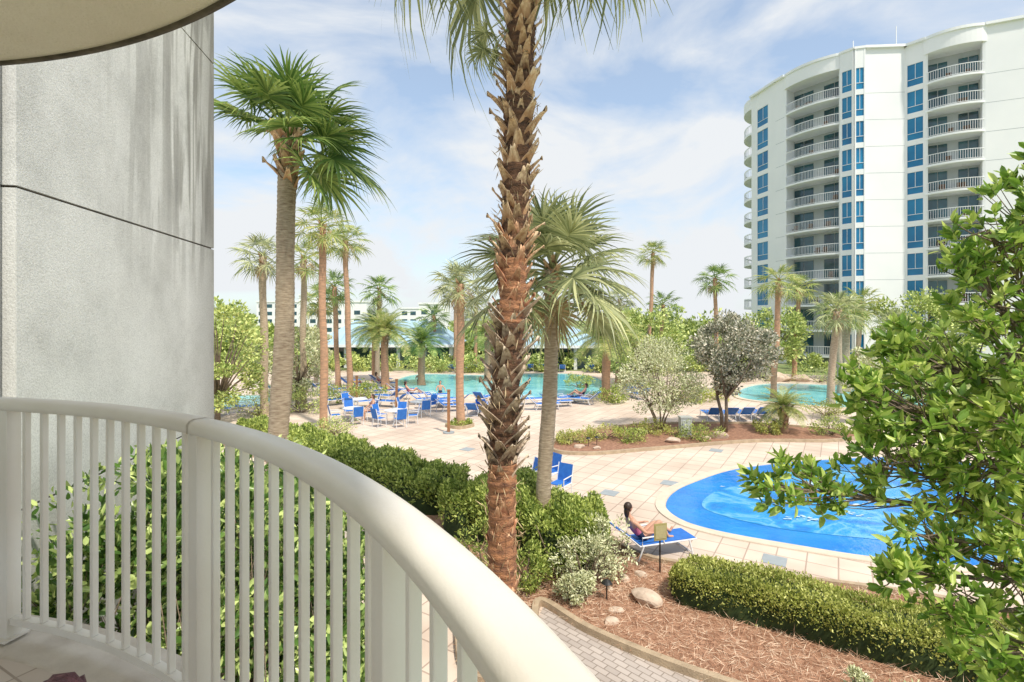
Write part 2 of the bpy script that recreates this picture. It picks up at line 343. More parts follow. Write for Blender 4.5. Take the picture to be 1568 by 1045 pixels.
# ------------------------------------------------------------- palms
def strip(pts,side,wd,alt):
    k=len(pts); V=[]
    for i in range(k): V.append(pts[i]-side*wd[i]+alt*wd[i]); V.append(pts[i]+side*wd[i]-alt*wd[i])
    F=[(2*i,2*i+1,2*i+3,2*i+2) for i in range(k-1)]
    return V,F
def fan_leaf(seed,n=30,L=.9,pet=1.0,spread=125,droop=.35):
    rs=np.random.RandomState(seed); V=[];F=[]
    for a in range(2):
        pts=[np.array([pet*t,0,-.06*t*t]) for t in (0,.33,.66,1)]
        side=np.array([0,1,0]) if a==0 else np.array([0,.2,1.]); v,f=strip(pts,side,[.03,.022,.018,.014],np.zeros(3))
        b=len(V); V+=v; F+=[tuple(b+i for i in q) for q in f]
    for i in range(n):
        u=i/(n-1)*2-1; a=math.radians(spread)*u+rs.uniform(-.04,.04)
        base=np.array([pet+.22*(1-abs(u))*L,0,-.06])
        d=np.array([math.cos(a),math.sin(a),0]); sd=np.array([-math.sin(a),math.cos(a),0])
        l=L*(.72+.28*math.cos(a*.8))*rs.uniform(.85,1.1); lift=.22*abs(u)
        pts=[]; dr=droop*rs.uniform(.5,1.6); jit=rs.uniform(-.09,.09)
        for t in (0,.3,.6,.82,1):
            z=lift*t*l*(1-.5*t)-dr*l*max(0,t-.35)**2*1.6
            pts.append(base+d*l*t*(1-.12*dr*t)+sd*jit*t*t*l+np.array([0,0,z]))
        wmx=.023*L/.9*(30/n)**.5; alt=np.array([0,0,.55 if i%2 else -.55])
        v,f=strip(pts,sd,[wmx*.35,wmx,wmx*.75,wmx*.35,wmx*.06],alt)
        b=len(V); V+=v; F+=[tuple(b+i2 for i2 in q) for q in f]
    return np.array(V),np.array(F)
FANS=[fan_leaf(s,n=38,L=.95,pet=.85) for s in range(4)]
FAND=[fan_leaf(s+50,n=36,droop=.8) for s in range(4)]
FANL=[fan_leaf(s+20,n=17) for s in range(3)]
def rotm(az,el,roll):
    ca,sa=math.cos(az),math.sin(az); ce,se=math.cos(el),math.sin(el); cr,sr=math.cos(roll),math.sin(roll)
    Rz=np.array([[ca,-sa,0],[sa,ca,0],[0,0,1]]); Ry=np.array([[ce,0,-se],[0,1,0],[se,0,ce]]); Rx=np.array([[1,0,0],[0,cr,-sr],[0,sr,cr]])
    return Rz@Ry@Rx
def fan_crown(n,R,seed,hi=80,lo=-35,low=False,grav=.16,filt=None,lib=None):
    rs=np.random.RandomState(seed); parts=[]; lib=lib or (FANL if low else FANS); sc=R/1.85
    for k in range(n):
        u=k/(n-1); el=math.radians(hi+(lo-hi)*u**.9+rs.uniform(-8,8)); az=k*2.39996+rs.uniform(-.25,.25)
        if filt and not filt(az%(2*math.pi),el,rs): continue
        v,f=lib[k%len(lib)]; s=sc*rs.uniform(.85,1.1)*(1-.2*(u<.12))
        w=(v*s)@rotm(az,el,rs.uniform(-.7,.7)).T
        r2=(w[:,0]**2+w[:,1]**2+w[:,2]**2); w[:,2]-=grav*(1+u)*r2/max(R,.1)*.7
        w[:,2]+= -.25*R*u*.3
        parts.append((w,f))
    return join(parts)
def pin_leaf(seed,L=2.4,n=34,w=.42,arch=.9):
    rs=np.random.RandomState(seed); V=[];F=[]
    def rp(t): return np.array([L*t*(1-.18*t*arch),0,L*(-.42*arch*t*t)])
    v,f=strip([rp(t) for t in np.linspace(0,1,7)],np.array([0,1.,0]),np.linspace(.035,.006,7),np.zeros(3)); V+=v; F+=f
    for i in range(n):
        t=.1+.9*i/(n-1); p=rp(t); tg=rp(min(1,t+.02))-rp(t-.02); tg/=np.linalg.norm(tg)
        l=w*(math.sin(math.pi*min(1,t*.85+.12))**.6)*rs.uniform(.85,1.1)+.08
        for s in (-1,1):
            d=np.array([0,s,0])*.8+tg*.55+np.array([0,0,.35]); d/=np.linalg.norm(d)
            q=[p,p+d*l*.55,p+d*l+np.array([0,0,-.25*l])]
            v,f=strip(q,tg,[.012,.022,.004],np.zeros(3)); b=len(V); V+=v; F+=[tuple(b+k for k in qq) for qq in f]
    return np.array(V),np.array(F)
PINS=[pin_leaf(s) for s in range(3)]
def pin_crown(n,R,seed):
    rs=np.random.RandomState(seed); parts=[]
    for k in range(n):
        u=k/(n-1); el=math.radians(82-95*u**.8+rs.uniform(-6,6)); az=k*2.39996+rs.uniform(-.2,.2)
        v,f=PINS[k%3]; w=(v*R/2.2*rs.uniform(.85,1.08))@rotm(az,el,rs.uniform(-.3,.3)).T
        w[:,2]-=.05*(w[:,0]**2+w[:,1]**2)*2/R
        parts.append((w,f))
    return join(parts)
def boots(z0,z1,step,rfun,size,seed,cx=lambda z:(0,0),out=1.0,skip=0):
    rs=np.random.RandomState(seed); V=[];F=[];T=[]
    n=int((z1-z0)/step)
    ts=[0,.3,.6,.85,1.0]; ss=[-1,-.5,0,.5,1]
    for k in range(n):
        if rs.uniform()<skip: continue
        z=z0+k*step+rs.uniform(-.03,.03); a=k*2.39996+rs.uniform(-.25,.25); r=rfun(z); c=cx(z)
        S=size*rs.uniform(.6,1.25); o_=out*rs.uniform(.35,1.6); tw=rs.uniform(-.45,.45)
        b=len(V); er=np.array([math.cos(a),math.sin(a),0]); et=np.array([-math.sin(a),math.cos(a),0])
        jag=rs.uniform(-.16,.16,5)
        for lay in (0,1):
            for t in ts:
                w=S*(.60-.40*t-.04*t*t)*.72; o=r*.96+S*o_*(.04+.46*t**1.4)
                for si,s in enumerate(ss):
                    zz=z+S*1.05*t + (1-abs(s))*S*.38*(1-t) + (S*jag[si] if t==1 else 0)
                    oo=o-(abs(s)**2)*w*.38*(1-.3*t)-lay*S*.09*(1.1-.5*t)
                    p=er*oo+et*(s*w+tw*t*S)+np.array([c[0],c[1],zz]); V.append(p); T.append(min(1,t*.9+.1*rs.uniform()))
        m=len(ts);q=len(ss)
        for lay in (0,1):
            for i in range(m-1):
                for j in range(q-1):
                    i0=b+lay*m*q+i*q+j; F.append((i0,i0+1,i0+q+1,i0+q))
        for i in range(m-1):
            for j in (0,q-1):
                i0=b+i*q+j; F.append((i0,i0+q,i0+q+m*q,i0+m*q))
        for j in range(q-1):
            i0=b+(m-1)*q+j; F.append((i0,i0+1,i0+1+m*q,i0+m*q))
    return np.array(V),np.array(F),np.array(T)
def bootmat(name,base1,base2,tip):
    m,nt,b=newmat(name); L=nt.links; b.inputs['Roughness'].default_value=.85
    at=nt.nodes.new('ShaderNodeAttribute'); at.attribute_name='tip'
    g=nt.nodes.new('ShaderNodeNewGeometry'); tc=nt.nodes.new('ShaderNodeTexCoord')
    n=nt.nodes.new('ShaderNodeTexNoise'); n.inputs['Scale'].default_value=14; n.inputs['Detail'].default_value=6
    mp=nt.nodes.new('ShaderNodeMapping'); mp.inputs['Scale'].default_value=(1.5,1.5,.5); L.new(tc.outputs['Object'],mp.inputs[0]); L.new(mp.outputs[0],n.inputs['Vector'])
    r=ramp(nt,[(0,base1),(1,base2)]); L.new(g.outputs['Random Per Island'],r.inputs[0])
    mu=nt.nodes.new('ShaderNodeMath'); mu.operation='MULTIPLY'; L.new(at.outputs['Fac'],mu.inputs[0])
    ad=nt.nodes.new('ShaderNodeMath'); ad.operation='MULTIPLY_ADD'; ad.inputs[1].default_value=3.6; ad.inputs[2].default_value=-.9; L.new(n.outputs['Fac'],ad.inputs[0]); L.new(ad.outputs[0],mu.inputs[1]); mu.use_clamp=True
    mix=nt.nodes.new('ShaderNodeMix'); mix.data_type='RGBA'; L.new(mu.outputs[0],mix.inputs[0]); L.new(r.outputs[0],mix.inputs[6]); mix.inputs[7].default_value=(*tip,1)
    L.new(mix.outputs[2],b.inputs['Base Color'])
    bp=nt.nodes.new('ShaderNodeBump'); bp.inputs['Strength'].default_value=.8; bp.inputs['Distance'].default_value=.02; L.new(n.outputs['Fac'],bp.inputs['Height']); L.new(bp.outputs[0],b.inputs['Normal'])
    return m
M['boot']=bootmat('leaf_base_tan',(.13,.05,.025),(.54,.28,.13),(.88,.66,.42))
M['bootr']=bootmat('leaf_base_red',(.13,.04,.02),(.46,.17,.08),(.74,.44,.26))
M['bootg']=bootmat('leaf_base_grey',(.08,.045,.03),(.34,.21,.13),(.76,.62,.46))
def boot_obj(parent,mat,*a,**k):
    V,F,T=boots(*a,**k); o=mk('leaf_bases',V,F,M[mat],parent=parent,smooth=False)
    at=o.data.attributes.new('tip','FLOAT','POINT'); at.data.foreach_set('value',T.astype(np.float32)); return o
def trunk(parent,h,r0,r1,mat,lean=(0,0),ring=.05,amp=.03,n=14,flare=.25):
    k=max(6,int(h/ring)); B=Buf(); pts=[];rad=[]; ph=random.random()*9
    for i in range(k+1):
        t=i/k; z=h*t; s=t*t*(3-2*t)
        pts.append((lean[0]*s+.03*math.sin(z*1.1+ph),lean[1]*s,z-.05)); rad.append((r0+(r1-r0)*t)*(1+flare*math.exp(-z*3))*(1+amp*(i%2)+.04*math.sin(z*1.3+ph)+.02*math.sin(z*5.3)))
    B.tube(pts,rad,n); return B.obj('trunk',M[mat],parent,True)
CR={}
def palm(name,x,y,h,R,seed=0,mat='fr',bark='barkm',r=.17,lean=(0,0),nl=26,lo=-40,hires=False,bootz=.8,filt=None,dead=6,hi=80,bsize=.22,grav=.16,lib=None):
    e=empty(name,(x,y,0))
    trunk(e,h,r*1.1,r*.9,bark,lean,ring=.05 if hires else .15,n=16 if hires else 8,amp=.05 if hires else .03)
    if hires or filt:
        V,F=fan_crown(nl,R,seed,lo=lo,hi=hi,filt=filt,grav=grav,lib=lib); o=mk('crown',V+np.array([lean[0],lean[1],h]),F,M[mat],parent=e)
    else:
        key=(seed%3,mat,lo)
        if key not in CR:
            V,F=fan_crown(nl,1.8,seed%3+40,lo=lo,low=True); o=mk('crown',V,F,M[mat],parent=e); CR[key]=o.data
        else: o=inst('crown',CR[key],e)
        o.location=(lean[0],lean[1],h); s=R/1.8; o.scale=(s,s,s*random.uniform(.9,1.05)); o.rotation_euler=(0,0,seed*1.7)
    if dead:
        V,F=fan_crown(dead,R*.62,seed+9,hi=-35,lo=-75,low=True,grav=.3); mk('dry_fronds',V+np.array([lean[0],lean[1],h-.1]),F,M['dead'],parent=e)
    if bootz: 
        f=lambda z:(lean[0],lean[1])
        boot_obj(e,'boot',h-bootz,h+.05,.035 if hires else .09,lambda z:r*.95,bsize if hires else bsize*1.15,seed,cx=f,out=1.1)
    return e
def date_palm(name,x,y,h,R,seed=0,mat='fry',r=.28,nl=44):
    e=empty(name,(x,y,0)); trunk(e,h,r,r*.9,'barkm',ring=.12,n=10,amp=.08)
    V,F=pin_crown(nl,R,seed); mk('crown',V+np.array([0,0,h]),F,M[mat],parent=e)
    boot_obj(e,'bootg',h-1.2,h+.2,.05,lambda z:r*(1+.5*(z-h+1.2)/1.4),.3,seed,out=1)
    return e

# ------------------------------------------------------------- camera / light / sky
cam=bpy.data.cameras.new('camera'); co=bpy.data.objects.new('camera',cam); C.objects.link(co)
co.location=(0,0,H); co.rotation_euler=(math.radians(90),0,0); cam.sensor_width=36; cam.lens=800/1568*36; cam.shift_y=-.0207
cam.clip_start=.05; cam.clip_end=6000; scn.camera=co
sd=Vector((.30,-.42,.80)).normalized()
el=math.asin(sd.z); az=math.atan2(sd.x,sd.y)
w=bpy.data.worlds.new('World'); scn.world=w; w.use_nodes=True; nt=w.node_tree; L=nt.links
bg=nt.nodes['Background']; sky=nt.nodes.new('ShaderNodeTexSky'); sky.sky_type='NISHITA'; sky.sun_disc=False
sky.sun_elevation=el; sky.sun_rotation=az; sky.air_density=1.0; sky.dust_density=1.0; sky.ozone_density=1.6
tc=nt.nodes.new('ShaderNodeTexCoord')
mp=nt.nodes.new('ShaderNodeMapping'); mp.inputs['Scale'].default_value=(1,1,2.3); mp.inputs['Location'].default_value=(.35,.55,.3); mp.inputs['Rotation'].default_value=(0,.35,0)
L.new(tc.outputs['Generated'],mp.inputs[0])
n=nt.nodes.new('ShaderNodeTexNoise'); n.inputs['Scale'].default_value=2.3; n.inputs['Detail'].default_value=9; n.inputs['Roughness'].default_value=.56; n.inputs['Distortion'].default_value=.5
L.new(mp.outputs[0],n.inputs['Vector'])
r=ramp(nt,[(.37,(.32,.32,.32)),(.47,(.62,.62,.62)),(.57,(1,1,1))]); L.new(n.outputs['Fac'],r.inputs[0])
mul=nt.nodes.new('ShaderNodeMix'); mul.data_type='RGBA'; mul.blend_type='MULTIPLY'; mul.inputs[0].default_value=1; L.new(sky.outputs[0],mul.inputs[6]); mul.inputs[7].default_value=(1.2,1.42,1.45,1)
mix=nt.nodes.new('ShaderNodeMix'); mix.data_type='RGBA'; L.new(r.outputs[0],mix.inputs[0]); L.new(mul.outputs[2],mix.inputs[6]); mix.inputs[7].default_value=(5.75,5.95,6.15,1)
L.new(mix.outputs[2],bg.inputs['Color']); bg.inputs['Strength'].default_value=.15
sun=bpy.data.lights.new('sun','SUN'); sun.energy=4.1; sun.angle=math.radians(3.0); sun.color=(1,.925,.81)
so=bpy.data.objects.new('sun',sun); C.objects.link(so); so.rotation_euler=sd.to_track_quat('Z','Y').to_euler()

# ------------------------------------------------------------- ground
sheet('ground',[(-3000,-300),(3000,-300),(3000,4000),(-3000,4000)],-.012,M['ground'],False)
sheet('pool_deck',[(-34,2),(34,2),(34,50),(22,56),(-30,57),(-36,50)],-.004,M['deck'],False)
bed=[(.55,10.1),(1.3,9.25),(2.2,8.5),(3.1,7.9),(4.3,7.25),(7,6),(10,5),(12.5,7),(8.9,9.9),(5.6,11.1),(3.2,11.9),(2.4,13.2),(1.6,14.8),(-1,16.3),(-4.6,19),(-9.3,23),(-12.4,25),(-13,23.4),(-9.9,20.6),(-5,16.4),(-1.9,13.0),(-1.1,11),(-.95,9.2),(-.7,8.1),(-.1,8.0),(.35,9.2)]
sheet('mulch_bed',bed,.03,M['straw']); ribbon('bed_kerb',bed,.14,.12,M['kerb'])
bed2=[(-4.6,3.6),(-2.2,3.9),(-1.5,4.6),(-1.3,5.8),(-1.7,7.0),(-3.0,8.4),(-4.6,9.2),(-5,8)]
sheet('mulch_bed',bed2,.03,M['straw']); ribbon('bed_kerb',bed2,.14,.12,M['kerb'])
sheet('brick_path',[(-1.2,2.2),(9.5,2.2),(9.8,5.0),(7,5.95),(4.3,7.2),(3.1,7.85),(2.2,8.45),(1.3,9.2),(.6,10),(.2,8.9),(-.1,7.7),(-.7,7.8),(-1.0,6)],.002,M['path'],False)
rs=np.random.RandomState(3)
def inpoly(P,poly):
    poly=np.array(poly); x,y=P[:,0],P[:,1]; ins=np.zeros(len(P),bool); j=len(poly)-1
    for i in range(len(poly)):
        xi,yi=poly[i]; xj,yj=poly[j]; c=((yi>y)!=(yj>y))&(x<(xj-xi)*(y-yi)/(yj-yi+1e-12)+xi); ins^=c; j=i
    return ins
bp_=catmull(bed)
P=np.stack([rs.uniform(-1,11,80000),rs.uniform(5,13,80000)],1); P=P[inpoly(P,bp_)]
P=np.concatenate([P,.035+.05*rs.uniform(0,1,(len(P),1))**2],1)
V,F=leaves(P,rs.normal(size=P.shape)*np.array([1,1,.15]),.17,.008,rs,up=.02,rand=.3,simple=True); mk('pine_straw',V,F,M['straws'])
isl=[(1.7,22),(2.6,24.7),(5.9,26.9),(10.2,27.6),(13.9,27),(16.8,25),(14.5,23.6),(10.8,23.5),(6,22.1),(3.1,21.3)]
sheet('island_mulch_bed',isl,.03,M['mulch']); ribbon('island_kerb',isl,.16,.12,M['kerb'])
pool=[(-10.6,48.9),(-8.9,53),(-2.2,51.8),(4.4,53.6),(7.9,50),(8.0,44),(7.05,39.5),(4.5,37.3),(2.5,36.1),(-.2,36.1),(-3,37.9),(-4.4,36.1),(-6.7,39.4),(-9.6,43.1)]
e=empty('swimming_pool'); sheet('water',pool,.012,M['water'],parent=e); ribbon('coping',pool,.4,.06,M['coping'],parent=e)
pool2=[(15.9,36.7),(18.4,41.9),(22.2,44.9),(27.8,43.5),(30.8,40),(28,33.5),(21.5,32.2),(17.9,34)]
e=empty('swimming_pool'); sheet('water',pool2,.012,M['water'],parent=e); ribbon('coping',pool2,.4,.06,M['coping'],parent=e)
pool3=[(-27,30),(-24,37),(-18,38),(-15.5,35.5),(-17.5,32),(-22,29)]
e=empty('swimming_pool'); sheet('water',pool3,.012,M['water'],parent=e); ribbon('coping',pool3,.4,.06,M['coping'],parent=e)
sp=[(4.5,15.2),(5.0,16.4),(6.1,17.6),(8.4,19.3),(11.9,20.5),(16,20.8),(19.5,18),(19,14),(14.5,11.6),(10.4,11.6),(8.5,12.05),(7.0,12.7),(5.5,13.5),(4.7,14.3)]
e=empty('splash_pool'); sheet('rubber_floor',sp,.008,M['splash'],parent=e)
sp3=[(5.6,15.2),(6.4,16.6),(7.6,17.4),(9.0,18.5),(12,19.3),(15.2,19.0),(17,17),(16,14.2),(13.4,13.2),(11.0,12.7),(8.6,13.2),(6.8,13.9)]
sheet('shallow_water',sp3,.016,M['splashw'],parent=e)
for i,(x,y,s) in enumerate([(7.9,16.6,.9),(9.5,14.7,.40),(10.6,15.5,.45),(9.9,17.3,.5),(8.0,14.3,.45),(11.9,14.2,.4)]):
    for q in range(12):
        xx=x+random.gauss(0,s*.5); yy=y+random.gauss(0,s*.4); s2=s*random.uniform(.06,.2)
        a=[(xx+s2*1.5*math.cos(k)*random.uniform(.3,1.3),yy+.8*s2*math.sin(k)*random.uniform(.3,1.3)) for k in np.linspace(0,5.6,8)]
        sheet('bubbling_water',a,.020+.0006*(i*12+q),M['splash2'],parent=e)
ribbon('pale_rim',[(p[0]*1.0+(-.14 if p[0]<9 else .1),p[1]+(.1 if p[1]>15 else -.12)) for p in sp],.3,.03,M['coping'],parent=e)
for x,y in [(6.0,11.95),(5.3,16.6+1.0),(-1.9,22.2),(3.1,16.6),(8.6,22)]:
    B=Buf(); B.box((x,y,.004),(.5,.5,.012),Matrix.Rotation(-.56,3,'Z')); B.obj('drain_cover',M['grey'])

# ------------------------------------------------------------- balcony
CX,CY,R=-2.93,-.886,3.29; FZ=H-1.42
def arc(r,th): return (CX+r*math.sin(th),CY+r*math.cos(th))
bal=empty('balcony')
def disc_slab(name,r,z0,z1,mat,parent):
    th=np.linspace(math.radians(-80),math.radians(125),160); V=[];F=[]; n=len(th)
    for z in (z0,z1):
        for t in th: x,y=arc(r,t); V.append((x,y,z))
    F.append(tuple(range(n))); F.append(tuple(range(n,2*n))[::-1])
    for i in range(n-1): F.append((i,i+n,i+n+1,i+1))
    return mk(name,V,F,mat,parent=parent)
disc_slab('floor_slab',R+.14,FZ-.22,FZ-.004,M['slab'],bal)
disc_slab('floor_tiles',R-.12,FZ-.03,FZ+.006,M['tile'],bal)
def swept(name,prof,r0,mat,t0=-60,t1=120,n=140,parent=None,smooth=True):
    V=[];F=[];k=len(prof)
    for i in range(n+1):
        t=math.radians(t0+(t1-t0)*i/n)
        for (dr,z) in prof: x,y=arc(r0+dr,t); V.append((x,y,z))
    for i in range(n):
        for j in range(k): F.append((i*k+j,i*k+(j+1)%k,(i+1)*k+(j+1)%k,(i+1)*k+j))
    return mk(name,V,F,mat,smooth,parent)
RT=FZ+1.07
prof=[(-.044,RT-.045),(-.044,RT-.018),(-.036,RT-.006),(-.022,RT),(.022,RT),(.036,RT-.006),(.044,RT-.018),(.044,RT-.045),(.03,RT-.052),(-.03,RT-.052)]
swept('top_rail',prof,R,M['rail'],parent=bal)
swept('bottom_rail',[(-.018,FZ+.07),(-.018,FZ+.10),(.018,FZ+.10),(.018,FZ+.07)],R,M['rail'],parent=bal,smooth=False)
swept('slab_edge_trim',[(-.03,FZ-.06),(-.03,FZ+.012),(.03,FZ+.012),(.03,FZ-.06)],R+.12,M['slab'],parent=bal,smooth=False,t0=-80,t1=125)
B=Buf()
def bar(thd,wt,wr,z0,z1):
    t=math.radians(thd); x,y=arc(R,t); B.box((x,y,(z0+z1)/2),(wt,wr,z1-z0),Matrix.Rotation(-t,3,'Z'))
posts=[-9.5,12,33.8,55.2,77,98.5]
for i in range(len(posts)-1):
    a,b_=posts[i],posts[i+1]; n=12
    for k in range(1,n): bar(a+(b_-a)*k/n,.019,.025,FZ+.10,RT-.05)
for p in posts: bar(p,.060,.060,FZ+.006,RT-.05)
o=B.obj('balusters_and_posts',M['rail'],bal)
bv=o.modifiers.new('b','BEVEL'); bv.width=.003; bv.segments=2
B=Buf()
for p in posts: 
    t=math.radians(p); x,y=arc(R,t); B.box((x,y,FZ+.012),(.10,.10,.010),Matrix.Rotation(-t,3,'Z'))
B.obj('post_base_plates',M['rail'],bal)
swept('rail_joint',[(dr*1.03,z+.0015 if z>RT-.03 else z-.0015) for dr,z in prof],R,M['slab'],t0=33.6,t1=33.8,n=2,parent=bal)
ub=empty('upper_balcony')
disc_slab('slab',3.43,H+1.24,H+1.42,M['ceil'],ub)
swept('drip_edge',[(-.014,H+1.230),(-.014,H+1.27),(.012,H+1.27),(.012,H+1.230)],3.435,M['dark'],t0=-80,t1=125,parent=ub)
wl=empty('stucco_wall')
p0,p1=(-4.27,4.5),(-4.85,8.5)
B=Buf(); Lw=math.hypot(p0[0]-p1[0],p0[1]-p1[1])
joints=[-.5,3.84,6.65,9.65,13]
def wseg(B,a0,a1,o0,o1,z0,z1): B.seg(p0,p1,a0,a1,o0,o1,z0,z1)
for i in range(4): wseg(B,0,Lw,-.9,0,joints[i]+.012,joints[i+1]-.012)
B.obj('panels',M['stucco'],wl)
B=Buf(); wseg(B,.03,Lw-.03,-.87,-.03,-.5,13); B.obj('joint_backing',M['dark'],wl)
B=Buf()
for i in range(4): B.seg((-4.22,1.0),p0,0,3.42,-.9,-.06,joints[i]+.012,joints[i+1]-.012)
B.obj('return_panel',pmat('shaded_stucco',(.50,.50,.49),(.42,.42,.41),2,.9,.5,60,bd=.01),wl)  # shade on the return wall, put into a darker stucco colour

# wicker chair
wc=empty('wicker_chair',(-1.10,.72,FZ),.5)
B=Buf()
B.box((0,0,.38),(.55,.52,.10)); 
for x in (-.25,.25):
    for y in (-.23,.23): B.tube([(x,y,0),(x,y,.36)],.022,8)
for s in (-1,1):
    for k in range(4): B.tube([(s*(.28+.0*k),-.25,.42+.05*k),(s*.29,.30,.42+.05*k)],.02,6)
for k in range(10): B.tube([(-.27,-.27,.42+.05*k),(0,-.33,.42+.05*k),(.27,-.27,.42+.05*k)],.02,6)
for s in (-1,1):
    pts=[(s*.305,-.27,.64),(s*.305,.0,.645),(s*.305,.22,.64),(s*.305,.31,.615),(s*.305,.345,.57)]
    B.tube(pts,[.032,.034,.034,.030,.016],12)
    for strand in range(3):
        q=[]
        for k in range(60):
            u=k/59; y=-.27+.59*u; zc=.645-(.05*max(0,(y-.2)/.14)); an=k*.9+strand*2.09; q.append((s*.305+.036*math.cos(an),y,zc+.036*math.sin(an)))
        B.tube(q,.012,5)
B.obj('woven_frame',M['wick'],wc,True)

# ------------------------------------------------------------- hotel tower
tw=empty('hotel_tower')
W_,T_,RC,GB,GD=Buf(),Buf(),Buf(),Buf(),Buf()
ZT=36; FL=[1.3+3*k for k in range(11)]
def seglen(p,q): return math.hypot(q[0]-p[0],q[1]-p[1])
def wall(p,q,th=.6,z1=ZT): W_.seg(p,q,0,seglen(p,q),-th,0,0,z1)
def wincol(p,q,w0,w1,out=0,wall_=True):
    Ls=seglen(p,q); 
    W_.seg(p,q,0,w0,-.6,out,0,ZT); W_.seg(p,q,w1,Ls,-.6,out,0,ZT)
    for i,f in enumerate(FL):
        W_.seg(p,q,w0,w1,-.5,out-.03,f-.45,f+.15)
        GB.seg(p,q,w0,w1,-.45,out-.12,f+.15,f+2.55)
        T_.seg(p,q,w0,w1,-.3,out-.07,f+.85,f+.90)
        T_.seg(p,q,(w0+w1)/2-.02,(w0+w1)/2+.02,-.3,out-.08,f+.90,f+2.55)
    W_.seg(p,q,w0,w1,-.5,out-.03,FL[-1]+2.55,ZT); W_.seg(p,q,w0,w1,-.5,out-.03,0,FL[0]-.45)
def curve_slab(Bf,p,q,a0,a1,back,bulge,z0,z1,n=12,ins=0):
    p=np.array(p,float); q=np.array(q,float); d=(q-p); d/=np.linalg.norm(d); nn=np.array([d[1],-d[0]])
    pts=[]
    for i in range(n+1):
        a=a0+(a1-a0)*i/n; o=(math.sin(math.pi*i/n)**.7)*bulge if 0<i<n else 0; pts.append(p+d*a+nn*(o-ins))
    pts2=pts+[p+d*a1-nn*back,p+d*a0-nn*back]
    b=len(Bf.v); k=len(pts2)
    for z in (z0,z1):
        for w in pts2: Bf.v.append((w[0],w[1],z))
    Bf.f.append(tuple(b+i for i in range(k))[::-1]); Bf.f.append(tuple(b+k+i for i in range(k)))
    for i in range(k): Bf.f.append((b+i,b+(i+1)%k,b+k+(i+1)%k,b+k+i))
    return pts
FURN=Buf()
def baybal(p,q,bulge=.75,rec=1.7):
    Ls=seglen(p,q)
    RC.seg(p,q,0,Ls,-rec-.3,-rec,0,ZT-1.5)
    W_.seg(p,q,0,.22,-rec,0,0,ZT-1.6); W_.seg(p,q,Ls-.22,Ls,-rec,0,0,ZT-1.6)
    for f in FL:
        pts=curve_slab(T_,p,q,.0,Ls,rec,bulge,f-.22,f)
        g0=.3; g1=Ls-.3; nd=5
        for k in range(nd):
            a=g0+(g1-g0)*k/nd; b=g0+(g1-g0)*(k+1)/nd
            if k==2: continue
            GD.seg(p,q,a+.04,b-.04,-rec,-rec+.05,f+.03,f+2.5)
        for k in range(random.randint(1,3)):
            a=random.uniform(.6,Ls-1); FURN.seg(p,q,a,a+.5,-.9,-.5,f+.4,f+.48); FURN.seg(p,q,a,a+.5,-.95,-.88,f+.01,f+.95)
        for i in range(len(pts)-1):
            a=pts[i];b=pts[i+1]; l=seglen(a,b)
            T_.seg(a,b,0,l,-.09,-.03,f+1.02,f+1.08); T_.seg(a,b,0,l,-.08,-.04,f+.08,f+.12)
            m=max(2,int(l/.17))
            for j in range(m): T_.seg(a,b,l*j/m,l*j/m+.026,-.075,-.045,f+.12,f+1.02)
    curve_slab(W_,p,q,-.15,Ls+.15,rec,bulge+.1,ZT-1.6,ZT-.05)
    curve_slab(T_,p,q,-.25,Ls+.25,rec,bulge+.25,ZT-.05,ZT+.25)
S=[(33.0,72),(33.9,67.2),(34.3,65.7),(37.9,60.2),(38.7,59.1),(39.7,58.8),(44.0,58.5),(45.1,57.0),(49.1,54.2),(52.2,52.8),(60,53)]
wincol(S[0],S[1],1.2,3.4); wall(S[1],S[2]); baybal(S[2],S[3]); 
wincol(S[3],S[4],.2,1.2,out=.25); wincol(S[4],S[5],.12,.9,out=.25)
wall(S[5],S[6]); wincol(S[6],S[7],.2,1.65); baybal(S[7],S[8]); wall(S[8],S[9]); wall(S[9],S[10])
for f in FL:
    curve_slab(T_,(36.5,78),S[0],0,7,1,1.3,f-.28,f); pts=curve_slab(T_,(36.5,78),S[0],0,7,.0,1.3,f+.0,f+.02)
    for i in range(len(pts)-1):
        l=seglen(pts[i],pts[i+1]); T_.seg(pts[i],pts[i+1],0,l,-.08,-.03,f+.95,f+1.1)
        m=max(2,int(l/.3))
        for j in range(m): T_.seg(pts[i],pts[i+1],l*j/m,l*j/m+.05,-.08,-.04,f+.0,f+.95)
RC.seg((36.5,78),S[0],0,6.9,-1.4,-1.1,0,ZT-1.5)
for f in FL: GD.seg((36.5,78),S[0],1,6,-1.1,-1.05,f+.1,f+2.3)
curve_slab(W_,(36.5,78),S[0],0,7,1,1.3,ZT-1.5,ZT)
RV=Buf()
for f in FL:
    RV.seg(S[5],S[6],.02,4.28,-.02,.006,f-.32,f-.27); RV.seg(S[8],S[9],.02,3.3,-.02,.006,f-.32,f-.27); RV.seg(S[1],S[2],.02,1.5,-.02,.006,f-.32,f-.27)
RV.obj('wall_reveals',M['recess'],tw); FURN.obj('balcony_chairs',M['barkd'],tw)
for a,b in ((0,1),(1,2),(3,4),(4,5),(5,6),(6,7),(8,9),(9,10)):
    T_.seg(S[a],S[b],-.05,seglen(S[a],S[b])+.05,-.7,.32,ZT,ZT+.28 if (a not in (4,6,3)) else ZT+.26)
B=Buf(); n=0
body=[(34.2,72),(35.3,67),(36.6,66.2),(39.8,61.6),(41,59.8),(44.4,59.6),(46.8,59),(50.3,56.4),(53,53.8),(60,54),(66,70),(42,82)]
for z in (0,ZT-.2):
    for p in body: B.v.append((p[0],p[1],z))
k=len(body); B.f.append(tuple(range(k,2*k)))
for i in range(k): B.f.append((i,(i+1)%k,k+(i+1)%k,k+i))
B.obj('core_walls_and_roof',M['recess'],tw)
